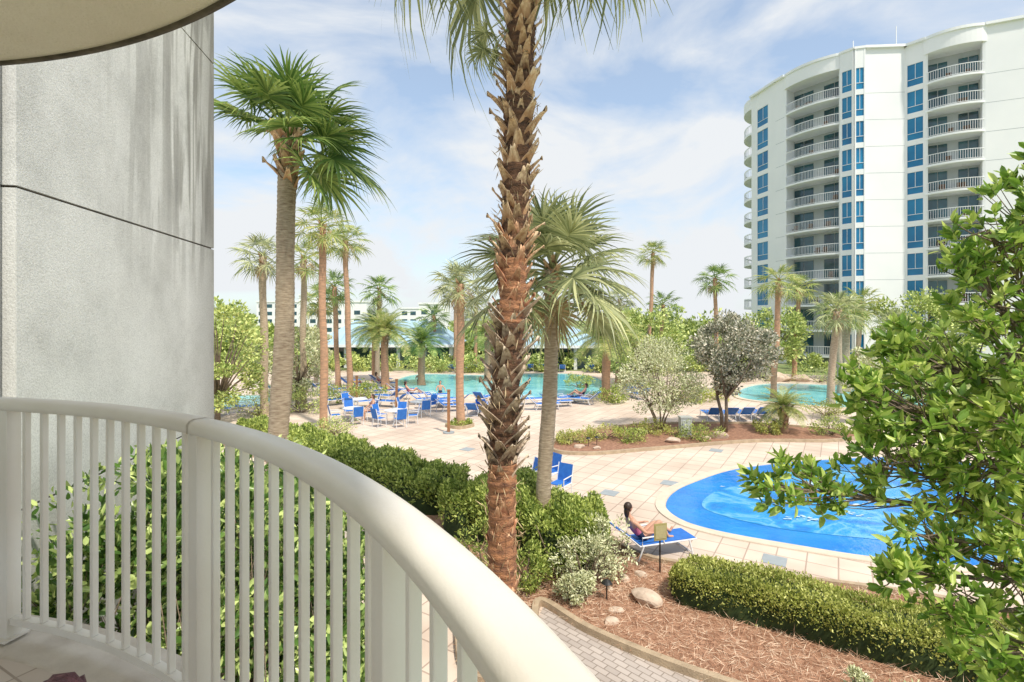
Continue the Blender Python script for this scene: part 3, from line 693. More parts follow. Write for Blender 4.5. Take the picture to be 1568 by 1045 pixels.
B=Buf(); B.tube([(40.5,62,ZT),(40.5,62,ZT+2.6)],.05,5); B.tube([(44.5,60.5,ZT),(44.5,60.5,ZT+3.5)],.05,5); B.obj('roof_masts',M['white'],tw)
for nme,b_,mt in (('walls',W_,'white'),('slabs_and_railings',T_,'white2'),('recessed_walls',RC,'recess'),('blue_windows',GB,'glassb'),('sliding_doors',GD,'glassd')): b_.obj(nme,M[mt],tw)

# ------------------------------------------------------------- pavilions / distant buildings
def pavilion(name,x0,x1,y0,y1,ze,zr):
    e=empty(name); B=Buf(); o=1.0; m=(y0+y1)/2; h=(y1-y0)/2
    v=[(x0-o,y0-o,ze),(x1+o,y0-o,ze),(x1+o,y1+o,ze),(x0-o,y1+o,ze),(x0+h*.6,m,zr),(x1-h*.6,m,zr)]
    mk('roof',v,[(0,1,5,4),(1,2,5),(2,3,4,5),(3,0,4),(3,2,1,0)],M['teal'],parent=e)
    S_=Buf(); nx=int((x1-x0)/1.0)
    for i in range(nx+1):
        x=x0-o+(x1-x0+2*o)*i/nx; t=min(1,(x-(x0-o))/(h*.6+o),((x1+o)-x)/(h*.6+o)); 
        S_.tube([(x,y0-o,ze+.03),(x,y0-o+(m-y0+o)*t,ze+(zr-ze)*t+.03)],.04,4)
    S_.obj('roof_seams',M['teal'],e)
    B.box(((x0+x1)/2,y0-o,ze-.15),(x1-x0+2*o,.15,.3)); 
    for i in range(int((x1-x0)/3)+1): B.box((x0+3*i,y0-.2,ze/2-.1),(.35,.35,ze-.2))
    B.obj('columns_and_fascia',M['white2'],e)
    G=Buf(); G.box(((x0+x1)/2,(y0+y1)/2+.8,ze/2-.1),(x1-x0,y1-y0-1.6,ze-.2)); G.obj('walls',M['pav'],e)
    D=Buf()
    for i in range(int((x1-x0)/3)): D.box((x0+3*i+1.5,y0+1.55,1.25),(2.2,.1,2.2))
    D.obj('openings',M['glassd'],e)
pavilion('pool_pavilion',-22,-7,60,69,2.7,5.4)
pavilion('pool_pavilion',1,9.5,58,66,2.7,4.8)
def farb(x,y,w,d,h):
    e=empty('distant_building'); B=Buf(); B.box((x,y,h/2),(w,d,h)); B.obj('walls',M['white'],e)
    G=Buf()
    for k in range(int(h/3.2)):
        for j in range(int(w/3.5)): G.box((x-w/2+2+3.5*j,y-d/2-.02,1.8+3.2*k),(2.2,.1,1.5))
    G.obj('windows',M['glassd'],e)
    R_=Buf(); R_.box((x,y,h+.3),(w+.6,d+.6,.6)); R_.obj('parapet',M['white2'],e)
farb(-62,200,16,12,12); farb(-40,220,12,12,10); farb(-28,190,10,10,11); farb(-100,230,18,14,13); farb(-80,210,8,8,15)

# ------------------------------------------------------------- key palms
e=empty('palm_tree',(-.12,9.0,0))
h=13.7; cf=lambda z:(.36*(min(z,12.9)/12.9)**1.3-.10*math.sin(min(1,z/6)*math.pi),0)
def ptrunk(z0,z1,rr,mt,nm):
    B=Buf(); pts=[];rad=[]; k=int((z1-z0)*26)
    for i in range(k+1):
        z=z0+(z1-z0)*i/k; c=cf(z); pts.append((c[0],c[1],z-.05)); rad.append(rr*(1+.25*math.exp(-z*2.5))*(1+.045*math.sin(z*21)+.04*math.sin(z*57+1)+.03*math.sin(z*97)+.04*math.sin(z*5)))
    B.tube(pts,rad,22); B.obj(nm,M[mt],e,True)
ptrunk(0,3.1,.235,'barkr','lower_trunk'); ptrunk(3.1,5.5,.235,'barkd','middle_trunk'); ptrunk(5.5,6.6,.235,'barkr','red_trunk'); ptrunk(6.6,h,.235,'barkd','upper_trunk')
rf=lambda z:.225
boot_obj(e,'bootg',2.75,5.6,.034,rf,.32,5,cx=cf,out=1.35)
boot_obj(e,'bootr',5.3,6.9,.034,rf,.28,6,cx=cf,out=.75,skip=.1)
boot_obj(e,'boot',6.4,13.5,.033,rf,.32,7,cx=cf,out=1.2)
boot_obj(e,'bootr',.2,3.0,.045,rf,.26,8,cx=cf,out=.34,skip=.15)
rs=np.random.RandomState(4); P=[];N=[]
for k in range(1300):
    z=rs.uniform(.4,13); a=rs.uniform(0,6.28); c=cf(z); rr=rs.uniform(.23,.30 if z<2.9 or 5.6<z<6.5 else .34)
    P.append((c[0]+rr*math.cos(a),rr*math.sin(a),z)); N.append((math.cos(a)*.5,math.sin(a)*.5,rs.choice([-1,.7])))
V,F=leaves(np.array(P),nrm(np.array(N))*1.6,.17,.014,rs,up=-.1,rand=.5,simple=True); mk('trunk_fibres',V,F,M['dead'],parent=e)
V,F=fan_crown(36,3.1,3,hi=80,lo=-45,grav=.14,lib=FAND); mk('crown',V+np.array([.3,0,h+.1]),F,M['frg'],parent=e)
parts=[]
for (az_,el_,s_,zz) in [(3.0,-35,.55,10.5),(3.5,-60,.55,10.5),(2.6,-15,.5,10.7)]:
    v,f=FAND[0]; parts.append(((v*s_)@rotm(az_,math.radians(el_),.5).T+np.array([.1,-.1,zz]),f))
for (az_,el_,s_,zz) in [(3.3,-38,1.15,12.6),(2.8,-30,1.2,12.8),(.1,-42,1.1,12.5),(-.3,-34,1.15,12.8)]:
    v,f=FAND[1]; parts.append(((v*s_)@rotm(az_,math.radians(el_),.3).T+np.array([.2,-.1,zz]),f))
V,F=join(parts); mk('hanging_fronds',V,F,M['frg'],parent=e)
def fl(az,el,rs):
    left=math.cos(az)<.05
    return not (left and el<math.radians(22))
palm('palm_tree',-5.2,11.5,9.55,2.15,seed=21,mat='fr',bark='barkg',r=.20,lean=(.28,0),nl=44,lo=-42,hires=True,bootz=1.15,filt=fl,dead=0,bsize=.36,grav=.13,lib=FANS)
palm('palm_tree',.75,12.4,6.75,2.35,seed=33,mat='frg',bark='barkg',r=.165,lean=(.2,0),nl=36,lo=-32,hires=True,bootz=.8,dead=4,grav=.2,lib=FANS)
for (x,y,hh,RR,s,mt,bk,rr) in [(-9.6,26.7,10.4,1.75,1,'fry','barkm',.19),(-11.8,38,11.3,1.9,2,'fry','barkm',.2),(-14.2,30,9.2,1.8,3,'frg','barkg',.22),(-13.2,33,9.4,1.8,4,'fry','barkg',.2),
    (-2.67,27,7.4,1.75,5,'frg','barkm',.2),(-14,42,8.2,1.9,6,'fr','barkm',.2),(-16.5,44,7.2,2,7,'fry','barkg',.2),(-11.9,46,8.2,2.1,8,'fr','barkg',.2),
    (15.7,60,13.2,2.1,9,'fry','barkm',.22),(21.6,55,9.9,2.3,10,'fr','barkm',.22),(18.4,36.7,8.3,1.8,11,'fry','barkm',.2),(27,50,8.6,1.9,12,'fry','barkm',.2),
    (17.5,62,7.3,2.4,13,'fr','barkm',.22),(13,64,8,2.3,14,'frg','barkm',.22),(20.6,33.8,6.1,1.8,15,'frg','barkg',.22),(25.5,40,6.0,1.9,16,'fry','barkg',.3),(29.5,41,5.2,1.9,17,'frg','barkg',.25),(24.5,39,6.4,1.8,18,'fry','barkg',.2),
    (-9,62,6,2.3,19,'fr','barkm',.2),(-4.5,64,7,2.3,20,'frg','barkm',.2),(31,47,7,2.1,22,'fry','barkg',.2),(-6.3,58,9.2,2.2,23,'frg','barkm',.2)]:
    palm('palm_tree',x,y,hh,RR,seed=s,mat=mt,bark=bk,r=rr,lean=(random.uniform(-.3,.5),0),dead=4,bootz=.7)
for (x,y,hh,RR,s,mt) in [(-9.9,40.7,4.6,2.6,1,'fry'),(6.5,36,4.3,2.9,2,'fry'),(-7.6,44,3.6,2.3,3,'fr'),(-12.3,47,4.6,2.5,4,'fr'),(3.8,50,4.2,2.4,5,'fry'),(13.3,25.6,1.2,1.35,6,'fry'),(-2.2,47,4.3,2.3,7,'fry'),(9.4,46,4.6,2.4,8,'fry')]:
    date_palm('date_palm_tree',x,y,hh,RR,seed=s,mat=mt,r=.3 if hh>2 else .2)
# ------------------------------------------------------------- trees
tree('broadleaf_tree',10.45,25.6,(.5,0,4.0),(1.9,1.7,1.85),95,210,.14,'treed',seed=2,trunk_r=.085,fork=1.7,multi=2,csize=.26,simple=True,shell=.3)
tree('crape_myrtle_tree',7.3,26,(0,0,2.6),(1.9,1.6,1.9),70,150,.11,'crape',seed=5,trunk_r=.045,fork=1.2,multi=5,simple=True)
tree('broadleaf_tree',-15.8,28,(0,0,3.7),(2.6,2.4,2.8),50,150,.2,'tree',seed=8,trunk_r=.13,simple=True,csize=.26)
tree('broadleaf_tree',-13.6,33,(0,0,3.0),(2.3,2.1,2.2),44,130,.2,'crape',seed=9,trunk_r=.1,simple=True,csize=.27)
tree('broadleaf_tree',10.5,42,(0,0,3.7),(3,2.5,2.7),50,140,.25,'tree',seed=10,trunk_r=.15,simple=True)
tree('broadleaf_tree',24.8,50,(0,0,4.1),(3.2,2.5,2.6),50,140,.28,'tree',seed=12,trunk_r=.15,simple=True)
tree('broadleaf_tree',36,46,(0,0,4.3),(4.2,3,3.3),60,150,.28,'tree',seed=13,trunk_r=.2,simple=True)
tree('broadleaf_tree',19,28,(0,0,2.4),(1.2,1.2,1.6),30,90,.15,'crape',seed=14,trunk_r=.07,simple=True)
rs=np.random.RandomState(77); parts=[]
for k in range(125):
    x=rs.uniform(-90,95); y=rs.uniform(66,100)+.12*abs(x); hh=rs.uniform(3.5,8.2)
    if -40<x<12: hh=rs.uniform(3.0,5.2); y=rs.uniform(72,105)
    if 28<x<62 and y<90: continue
    P,N,c=clump_points((x,y,hh*.55),(rs.uniform(2.5,4.5),2.5,hh*.45),15,50,rs,.36,.5); parts.append(leaves(P,N,.55,.32,rs,simple=True))
V,F=join(parts); mk('distant_trees',V,F,M['tree'])
parts=[]
for k in range(85):
    x=rs.uniform(-40,48); y=rs.uniform(54.5,59)
    if x>33: y=rs.uniform(46,50)
    P,N,c=clump_points((x,y,.9),(1.7,1.2,.9),9,50,rs,.4,.5); parts.append(leaves(P,N,.28,.15,rs,simple=True))
V,F=join(parts); mk('background_shrubs',V,F,M['tree'])
i=0
for (x,y,r_,h_,mt) in [(-12.5,31,1.5,1.3,'tree'),(-14.5,30,1.6,1.5,'hedge'),(-11.2,35,1.4,1.4,'hedge'),(-16,36,1.6,1.6,'tree'),(-10,36.5,1.2,1.0,'hedge'),(5.4,42.5,1.2,1.1,'hedgey'),(6.6,34.8,1.0,.9,'hedge'),(-5.5,54,2,1.2,'hedge'),(-8.3,54.5,2,1.3,'tree'),(-2,54,2,1.0,'hedge'),
    (2.7,23.3,.7,.45,'hedgey'),(4.3,24.2,.9,.6,'hedgey'),(5.4,23.6,.9,.5,'hedge'),(8.6,24.2,1,.6,'hedge'),(6.7,25.2,.9,.6,'hedgey'),(12.5,25.4,.7,.6,'hedgey'),(15.2,24.9,.8,.8,'hedge'),(11.6,35,1.5,1.0,'hedge'),(14,36,1.6,1.0,'hedgey'),(24.5,31.5,1.8,1.2,'tree'),(21,46.5,2.2,1.3,'hedge'),(27,46,2.4,1.4,'tree'),(18,30,1.2,.8,'hedgey'),(12.2,44,2,1.6,'tree'),(9,40,1.5,1.2,'hedge'),
    (-8.6,25,1,.8,'tree'),(-2.7,27,.55,.35,'hedge'),(-17.5,28.5,2,2.2,'tree'),(29,36,2,1.5,'tree'),(31,31,2.2,1.8,'hedge')]:
    i+=1; bush('bush',x,y,r_,h_,mt,n=1400,leaf=.13 if y>30 else .09,seed=i)
ribbon('planter_kerb',[(-3.4,27),(-2.7,26.3),(-2,27),(-2.7,27.7)],.12,.15,M['kerb'])
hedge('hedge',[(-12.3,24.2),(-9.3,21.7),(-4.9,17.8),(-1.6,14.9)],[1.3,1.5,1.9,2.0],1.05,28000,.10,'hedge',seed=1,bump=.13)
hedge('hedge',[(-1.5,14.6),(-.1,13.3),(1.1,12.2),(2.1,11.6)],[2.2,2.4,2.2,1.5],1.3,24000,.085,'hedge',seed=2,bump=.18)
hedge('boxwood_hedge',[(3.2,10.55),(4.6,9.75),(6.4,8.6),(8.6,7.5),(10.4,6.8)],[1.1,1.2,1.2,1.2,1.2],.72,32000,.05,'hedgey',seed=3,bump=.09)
for k,(x,y,r_,h_) in enumerate([(1.5,10.6,.55,1.25),(.95,11.2,.6,1.35),(1.2,10.2,.35,.7),(.3,10.6,.4,1.0),(-.6,11.2,.6,1.3),(2.0,11.2,.5,1.3)]): bush('shrub',x,y,r_,h_,'crape' if k in (0,2,5) else 'hedge',n=1500,leaf=.07,seed=60+k,simple=False)
for k,(x,y,r_,h_) in enumerate([(5.6,7.2,.4,.5),(6.6,6.7,.45,.55),(7.4,6.4,.5,.6),(4.9,7.4,.15,.6),(5.4,6.3,.4,.5),(4.6,6.9,.3,.4)]): bush('shrub',x,y,r_,h_,'crape',n=700,leaf=.06,seed=70+k,simple=False)
for k,(x,y,cz,ra) in enumerate([(-3.75,4.6,2.9,(.6,.5,1.3)),(-3.15,4.8,2.95,(.6,.5,1.3)),(-2.5,5.0,2.8,(.6,.5,1.3)),(-1.95,5.4,2.5,(.55,.5,1.15)),(-3.5,5.9,3.1,(.8,.6,1.1)),(-2.7,6.2,2.9,(.7,.6,1.1)),(-4.2,7.6,2.6,(.6,.8,1.2)),(-3.1,7.4,2.2,(.8,.7,1.2)),(-2.0,6.7,1.9,(.6,.6,1.1)),(-1.7,4.9,1.5,(.5,.5,1.0)),(-2.9,4.4,1.6,(.8,.4,.9))]):
    tree('tall_shrub',x,y,(0,0,cz),ra,48,66,.10,'shrub',seed=90+k,trunk_r=.022,fork=1.0,multi=4,csize=.34,shell=.35)
# ------------------------------------------------------------- near tree (right)
rs=np.random.RandomState(5); e=empty('broadleaf_tree',(4.3,3.7,0)); ox,oy=4.3,3.7
blobs=[(1.60,3.2,4.48,.16),(1.95,3.3,4.42,.20),(2.3,3.3,4.58,.26),(2.5,3.3,4.88,.30),(2.2,3.3,5.0,.17),(2.8,3.4,5.2,.32),(3.1,3.3,5.55,.30),(3.05,3.3,6.0,.24),(3.3,3.3,4.85,.4),(2.9,3.4,4.40,.36),(2.45,3.1,4.22,.2),(3.0,3.2,4.0,.32),(2.5,3.0,3.85,.2),(2.65,2.8,3.70,.26),(3.5,3.5,5.2,.4),(2.75,3.6,4.7,.3),(3.4,3.4,4.3,.4),(2.55,3.5,5.35,.12),(2.85,3.3,5.85,.12),(3.1,3.0,3.6,.35),(2.9,3.0,4.9,.3),(2.95,3.9,5.0,.35),
 (3.3,3.3,6.15,.3),(3.4,3.5,5.7,.35),(3.05,3.2,5.3,.3),(2.8,3.1,4.65,.28),(3.0,2.9,4.3,.3),(3.35,3.4,6.45,.2),(2.2,3.0,4.05,.14),(2.9,2.8,3.35,.3)]
B=Buf(); B.tube([(0,0,-.1),(.05,0,2),(0,.1,4.5),(.1,0,7)],[.12,.10,.07,.03],10)
LP=[];LN=[]
for (x,y,z,rr) in blobs:
    c=Vector((x-ox,y-oy,z)); st=Vector((0,.05,min(z-.35,4.8)+.0)); mid=st.lerp(c,.5)+Vector((0,0,-.06)); B.tube([st,mid,c],[.028,.018,.008],6)
    nt_=int(15+270*rr*rr)
    for k in range(nt_):
        d=Vector(rs.normal(size=3)).normalized(); tip=c+d*rr*rs.uniform(.45,1.2); tip.z+=.02
        s0=mid.lerp(c,rs.uniform(.4,1.1)); m2=s0.lerp(tip,.6)+Vector((0,0,-.02)); B.tube([s0,m2,tip],[.006,.004,.002],3,cap=False)
        ax=(tip-m2).normalized(); ax=(ax+Vector((0,0,.4))).normalized()
        for q in range(rs.randint(7,13)):
            f=rs.uniform(0,1); p=tip-ax*.07*f; side=Vector(rs.normal(size=3)); side=(side-ax*side.dot(ax)).normalized()
            LP.append(p); LN.append(side*1.0+ax*(.9-.6*f)+Vector((0,0,.25)))
V,F=leaves(np.array(LP),nrm(np.array(LN))*2.2,.080,.032,rs,up=.0,rand=.35); mk('leaves',V,F,M['near'],parent=e); B.obj('trunk_and_limbs',M['bark'],e,True)
# ------------------------------------------------------------- rocks, sign, lights
def rock(x,y,r_,seed):
    bm=bmesh.new(); bmesh.ops.create_icosphere(bm,subdivisions=3,radius=1); rr=random.Random(seed)
    ax=[Vector((rr.gauss(0,1),rr.gauss(0,1),rr.gauss(0,1))).normalized() for _ in range(9)]; ds=[rr.uniform(.55,.9) for _ in ax]
    for v in bm.verts:
        for a,d in zip(ax,ds):
            t=v.co.dot(a)
            if t>d: v.co-=a*(t-d)*.85
        v.co=Vector((v.co.x*r_*1.3,v.co.y*r_,v.co.z*r_*.65))
    me=bpy.data.meshes.new('rock'); bm.to_mesh(me); bm.free(); me.materials.append(M['rock']); o=bpy.data.objects.new('rock',me); C.objects.link(o); o.location=(x,y,r_*.3); o.rotation_euler=(0,0,rr.uniform(0,6))
for k,(x,y,r_) in enumerate([(2.6,10.15,.26),(1.95,9.8,.12),(2.35,11.0,.13),(2.1,11.3,.1),(1.8,9.45,.12),(2.75,11.2,.12),(1.3,10.0,.08),(2.0,10.6,.08),(2.9,22.4,.2),(3.6,22.2,.15),(7.2,23.4,.3),(9.6,24.3,.35),(8.9,24,.2),(-7.5,34.5,.5),(-6.5,35,.4),(12,37,.5),(24,47,.9),(26,47,.7),(-1.5,34.5,.4)]): rock(x,y,r_,k)
e=empty('sign',(3.2,11.3,0),.25); B=Buf(); B.tube([(0,0,0),(0,0,1.05)],.018,8); B.obj('post',M['black'],e)
B=Buf(); B.box((0,-.02,.92),(.30,.02,.36)); B.obj('board',M['sign'],e); B=Buf(); B.box((0,-.035,.92),(.24,.006,.28)); B.obj('panel',pmat('sign_face',(.50,.43,.22),None,20,.6),e)
def path_light(x,y):
    e=empty('path_light',(x,y,0)); B=Buf(); B.tube([(0,0,0),(0,0,.38)],.015,6); B.tube([(0,0,.36),(0,0,.40),(0,0,.44)],[.11,.08,.015],12); B.obj('lamp',M['black'],e)
path_light(1.85,10.2); path_light(3.3,22.6); path_light(3.7,22.8)
for (x,y,hh) in [(-3.08,25.4,2.05),(-7.2,32.6,1.75),(-10.4,35,1.7)]:
    e=empty('umbrella_post',(x,y,0)); B=Buf(); B.tube([(0,0,0),(0,0,.06)],.28,16); B.obj('base',M['grey'],e)
    B=Buf(); B.box((0,0,hh/2),(.13,.13,hh)); B.box((0,0,hh+.03),(.17,.17,.06)); B.obj('post',M['wood'],e)
e=empty('utility_box',(8.15,24.6,0)); B=Buf(); B.box((0,0,.45),(.5,.4,.9)); B.box((0,0,.93),(.56,.46,.06)); B.box((0,-.21,.5),(.36,.02,.6)); B.obj('cabinet',pmat('grey_cabinet',(.5,.52,.5),None,5,.5),e)
# ------------------------------------------------------------- furniture
def lounger_meshes(back=.62):
    f=Buf(); s=Buf()
    for y in (-.31,.31):
        f.tube([(-.25,y,.36),(1.25,y,.36)],.02,6); f.tube([(-.25,y,.36),(-.25-.62*math.cos(back),y,.36+.75*math.sin(back))],.02,6)
        f.tube([(-.15,y,.36),(-.3,y,0)],.02,6); f.tube([(1.05,y,.36),(1.15,y,0)],.02,6); f.tube([(-.2,y*1.05,.36),(-.2,y*1.05,.55),(.3,y*1.05,.56),(.38,y*1.05,.36)],.018,6)
    for x in (-.3,1.15): f.tube([(x,-.31,.04),(x,.31,.04)],.015,6)
    f.tube([(1.25,-.31,.36),(1.25,.31,.36)],.02,6)
    s.box((.5,0,.375),(1.48,.58,.025))
    s.box((-.25-.31*math.cos(back),0,.385+.375*math.sin(back)),(.80,.58,.025),Matrix.Rotation(back,3,'Y'))
    return f.mesh('lounger_frame',M['frame']),s.mesh('lounger_sling',M['blue'])
LF,LS=lounger_meshes()
def lounger(x,y,rot): 
    e=empty('sun_lounger',(x,y,0),rot); inst('frame',LF,e); inst('sling',LS,e); return e
f=Buf(); s=Buf()
for y in (-.26,.26):
    f.tube([(-.25,y,0),(-.22,y,.43),(-.36,y,.98)],.018,6); f.tube([(.26,y,0),(.24,y,.43),(.24,y,.64),(-.28,y,.66)],.018,6); f.tube([(-.22,y,.43),(.24,y,.43)],.018,6)
s.box((.01,0,.44),(.48,.50,.02)); s.box((-.30,0,.71),(.54,.50,.02),Matrix.Rotation(1.33,3,'Y'))
PF,PS=f.mesh('chair_frame',M['frame']),s.mesh('chair_sling',M['blue'])
def chair(x,y,rot): e=empty('patio_chair',(x,y,0),rot); inst('frame',PF,e); inst('sling',PS,e)
t=Buf(); t.tube([(0,0,.71),(0,0,.74)],.55,24); t.tube([(0,0,0),(0,0,.71)],.03,8)
for k in range(4): a=k*math.pi/2; t.tube([(0,0,.25),(.4*math.cos(a),.4*math.sin(a),0)],.02,6)
TM=t.mesh('patio_table',M['frame'])
def table(x,y,n=4,ph=0):
    o=bpy.data.objects.new('patio_table',TM); C.objects.link(o); o.location=(x,y,0)
    for k in range(n):
        a=ph+k*2*math.pi/n; chair(x+.95*math.cos(a),y+.95*math.sin(a),a+math.pi)
table(-8.6,28.3,4,.5); table(-6.2,27.6,5,.2); table(-5.4,30.5,3,1); table(-9.3,31.5,3,.4)
for (x,y,r_) in [(-5.0,32.5,.3),(-3.9,31.5,.2),(-4.6,34,.4),(-6.0,34,.3),(-7.5,33,2.8),(-3.5,33,2.9),(-9.5,33,.4),(-2.2,30,1.4),(-1.8,31.5,1.5),(-11.7,33.5,.7),(-12.6,36.5,.7),(-10.9,39,.5),(-8.4,38.5,.4),(-9.8,37.8,.4),
    (-7.0,36.2,.4),(-5.6,35.8,.4),(-8.3,35.4,2.7),(-12.2,40.5,.8),(-12.9,42,.8),(-13.4,38.5,.9),(-13.8,44,.8),(-11.5,45,.8),(-2.0,34.5,1.2),(-.6,34.3,1.3),
    (2.6,33,.3),(1.7,32,.2),(3.2,34.5,.3),(4.6,35,2.8),(4.9,34,2.6),(1.0,34,.3),(8.6,37.5,1.9),(9.2,39,1.9),(9.4,41.0,1.9),(8.9,36.2,1.9),
    (10.9,28.5,1.5),(11.8,28.5,1.5),(12.7,28.6,1.5),(13.6,28.7,1.5),(14.5,28.9,1.6),
    (8.3,55,1.5),(-4,55.5,1.5),(-5.2,55.4,1.5),(-6.4,55.3,1.5),(-2.8,55.6,1.5),(-1.6,55.6,1.5),(5.3,55,1.5),(-.4,55.6,1.5),(.8,55.7,1.5),(2.0,55.7,1.5),(3.2,55.7,1.5),(-16.5,40,1),(-18,39.5,1),(-15,40.4,1),(-17.5,29.9,.4),(-16,31,.3)]: lounger(x,y,r_)
for (x,y,r_) in [(.55,16.9,-2.7),(1.25,17.5,-2.5),(1.5,16.2,-2.2),(.1,16.0,.4)]: chair(x,y,r_)
# ------------------------------------------------------------- people
def person(name,loc,rot,pose,top='swim',bottom='swim',fingers=False,hair_len=.12):
    J={k:v for k,v in pose.items() if k!='look'}; E=[('pel','wai'),('wai','che'),('che','neck'),('neck','head'),('che','shL'),('che','shR'),('shL','elL'),('elL','wrL'),('shR','elR'),('elR','wrR'),('pel','hiL'),('pel','hiR'),('hiL','knL'),('knL','anL'),('hiR','knR'),('knR','anR'),('anL','toL'),('anR','toR')]
    rad=dict(pel=.135,wai=.115,che=.13,neck=.05,head=.055,shL=.062,shR=.062,elL=.04,elR=.04,wrL=.026,wrR=.026,hiL=.09,hiR=.09,knL=.058,knR=.058,anL=.036,anR=.036,toL=.028,toR=.028)
    EM={'pel-wai':bottom,'wai-che':top,'pel-hiL':bottom,'pel-hiR':bottom,'che-shL':'skin'}
    for sd_ in 'LR':
        w=np.array(J['wr'+sd_]); el_=np.array(J['el'+sd_]); d=(w-el_)/np.linalg.norm(w-el_); ha='ha'+sd_
        J[ha]=tuple(w+d*.08); rad[ha]=.024; E.append(('wr'+sd_,ha))
        if fingers:
            side=np.cross(d,[0,0,1.]); side/=np.linalg.norm(side)+1e-9
            for k in range(4):
                a='f%d%s'%(k,sd_); J[a]=tuple(w+d*(.12+.008*(k in(1,2)))+side*(k-1.5)*.02); rad[a]=.009; E.append((ha,a))
                b='g%d%s'%(k,sd_); J[b]=tuple(np.array(J[a])+d*.035+np.array([0,0,-.018])); rad[b]=.008; E.append((a,b))
            a='th'+sd_; J[a]=tuple(w+d*.06+side*.05); rad[a]=.010; E.append((ha,a))
    names=list(J); idx={k:i for i,k in enumerate(names)}
    me=bpy.data.meshes.new('b'); me.from_pydata([tuple(float(q) for q in J[k]) for k in names],[(idx[a],idx[b]) for a,b in E],[]); o=bpy.data.objects.new('b',me); C.objects.link(o)
    sk=o.modifiers.new('s','SKIN'); sk.use_smooth_shade=True
    if not me.skin_vertices:
        bpy.context.view_layer.objects.active=o; o.select_set(True); bpy.ops.mesh.customdata_skin_add()
    for i,k in enumerate(names):
        v=me.skin_vertices[0].data[i]; v.radius=(rad[k],rad[k]); v.use_root=(k=='pel')
    ss=o.modifiers.new('ss','SUBSURF'); ss.levels=2
    dg=bpy.context.evaluated_depsgraph_get(); dg.update(); nm=bpy.data.meshes.new_from_object(o.evaluated_get(dg)); bpy.data.objects.remove(o)
    nm.materials.clear()
    for k in ('skin',top,bottom): nm.materials.append(M[k])
    segs=[(np.array(J[a]),np.array(J[b]),EM.get(a+'-'+b,'skin')) for a,b in E]
    for p in nm.polygons:
        c=np.array(p.center); best=9;mt='skin'
        for a,b,q in segs:
            ab=b-a; t_=np.clip(np.dot(c-a,ab)/np.dot(ab,ab),0,1); dd=np.linalg.norm(c-a-ab*t_)
            if dd<best: best=dd; mt=q
        p.material_index=0 if mt=='skin' else (1 if mt==top else 2); p.use_smooth=True
    e=empty(name,loc,rot); inst('body',nm,e)
    hd=Vector(J['head'])+ (Vector(J['head'])-Vector(J['neck'])).normalized()*.05
    fwd=Vector(pose.get('look',(1,0,0))).normalized()
    def sph(nm_,c,s_,mt):
        bm=bmesh.new(); bmesh.ops.create_uvsphere(bm,u_segments=20,v_segments=14,radius=1)
        for v in bm.verts:
            q=v.co.copy()
            if nm_=='head' and q.z<0: q.x*=1+.25*q.z; q.y*=1+.3*q.z
            v.co=Vector((q.x*s_[0],q.y*s_[1],q.z*s_[2]))
        m_=bpy.data.meshes.new(nm_); bm.to_mesh(m_); bm.free(); m_.materials.append(M[mt]); m_.polygons.foreach_set('use_smooth',[True]*len(m_.polygons))
        o_=inst(nm_,m_,e,c,(0,0,math.atan2(fwd.y,fwd.x))); return o_
    side=Vector((-fwd.y,fwd.x,0))
    sph('head',hd,(.095,.078,.118),'skin'); sph('nose',hd+fwd*.095+Vector((0,0,-.015)),(.018,.012,.022),'skin')
    for s_ in (-1,1):
        sph('eye',hd+fwd*.082+side*.03*s_+Vector((0,0,.01)),(.009,.013,.008),'black'); sph('ear',hd+side*.078*s_,(.018,.01,.03),'skin')
    sph('mouth',hd+fwd*.083+Vector((0,0,-.055)),(.008,.024,.007),'swim')
    sph('hair',hd-fwd*.025+Vector((0,0,.028)),(.102,.092,.112),'hair')
    if hair_len: sph('long_hair',hd-fwd*.06+Vector((0,0,-.08)),(.055,.075,hair_len),'hair')
    return e
rec=dict(pel=(0,0,.50),wai=(-.13,0,.60),che=(-.29,0,.83),neck=(-.38,0,1.03),head=(-.37,0,1.13),shL=(-.31,.17,.90),shR=(-.31,-.17,.90),elL=(-.14,.29,.68),elR=(-.10,-.30,.68),wrL=(.08,.16,.74),wrR=(.12,-.20,.62),
  hiL=(.03,.09,.49),hiR=(.03,-.09,.49),knL=(.40,.12,.72),knR=(.38,-.11,.84),anL=(.82,.12,.46),anR=(.62,-.10,.44),toL=(.90,.12,.56),toR=(.77,-.10,.42),look=(1,.15,0))
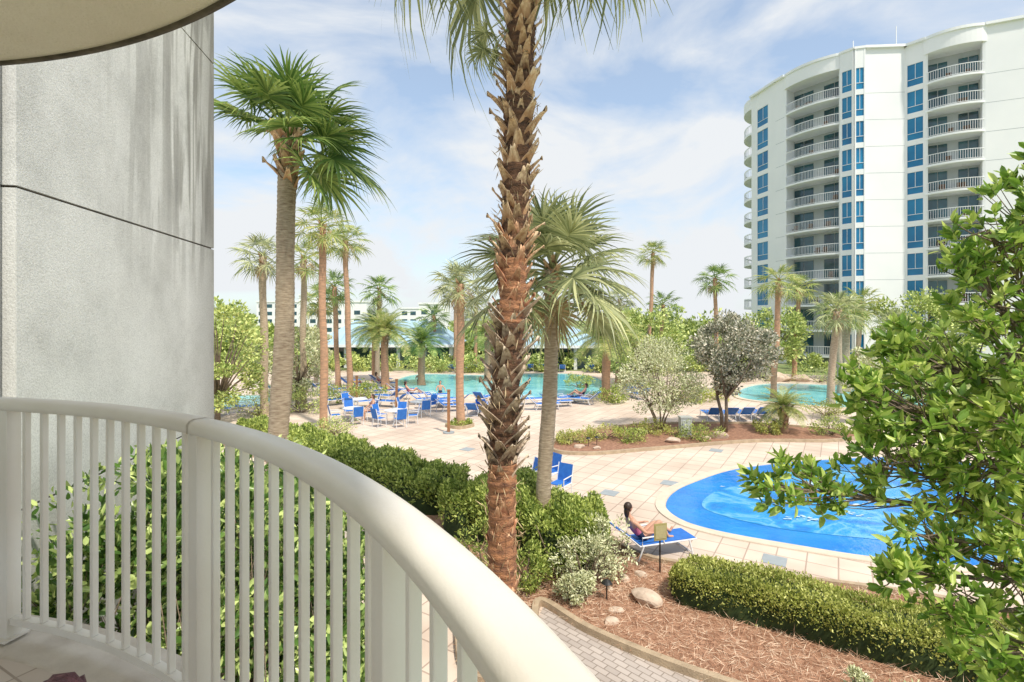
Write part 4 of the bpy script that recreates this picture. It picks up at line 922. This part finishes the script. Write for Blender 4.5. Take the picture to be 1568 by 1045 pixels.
stand=dict(pel=(0,0,.93),wai=(0,0,1.07),che=(0,0,1.28),neck=(0,0,1.48),head=(.01,0,1.58),shL=(0,.18,1.38),shR=(0,-.18,1.38),elL=(.05,.34,1.15),elR=(.08,-.30,1.14),wrL=(.26,.38,1.02),wrR=(.28,-.26,1.05),
  hiL=(0,.09,.88),hiR=(0,-.09,.88),knL=(.03,.1,.48),knR=(.04,-.1,.48),anL=(0,.1,.07),anR=(0,-.1,.07),toL=(.14,.11,.03),toR=(.14,-.11,.03),look=(1,0,0))
sit=dict(pel=(-.06,0,.56),wai=(-.10,0,.70),che=(-.13,0,.92),neck=(-.13,0,1.12),head=(-.11,0,1.22),shL=(-.13,.18,1.02),shR=(-.13,-.18,1.02),elL=(0,.28,.80),elR=(0,-.28,.80),wrL=(.2,.2,.69),wrR=(.2,-.2,.69),
  hiL=(0,.09,.55),hiR=(0,-.09,.55),knL=(.40,.12,.52),knR=(.40,-.12,.52),anL=(.38,.12,.08),anR=(.44,-.12,.08),toL=(.52,.13,.03),toR=(.58,-.13,.03),look=(1,.1,0))
lounger(3.05,12.2,.30); person('reclining_woman',(3.05,12.2,-.03),.30,rec,'swim','swimb',True,.14)
person('bather',(-5.3,38.6,-.75),-1.4,stand,'skin','swimb'); person('bather',(-8.2,46,-.8),-1.2,stand,'skin','swimb',hair_len=0)
lounger(-10.6,42.3,.3); person('reclining_person',(-10.6,42.3,-.03),.3,rec,'swim','swimb'); person('reclining_person',(4.6,35,-.03),2.8,rec,'swimb','swim')
person('reclining_person',(-7.0,36.2,-.03),.4,rec,'swim','swimb'); person('reclining_person',(-12.2,40.5,-.03),.8,rec,'swimb','swimb',hair_len=0)
a=.5; person('seated_person',(-8.6+.95*math.cos(a),28.3+.95*math.sin(a),0),a+math.pi,sit,'swim','swimb')
person('standing_person',(-.9,33.0,0),2.2,stand,'swimb','swimb',hair_len=0)
print('objects',len(bpy.data.objects),'polys',sum(len(m.polygons) for m in bpy.data.meshes))
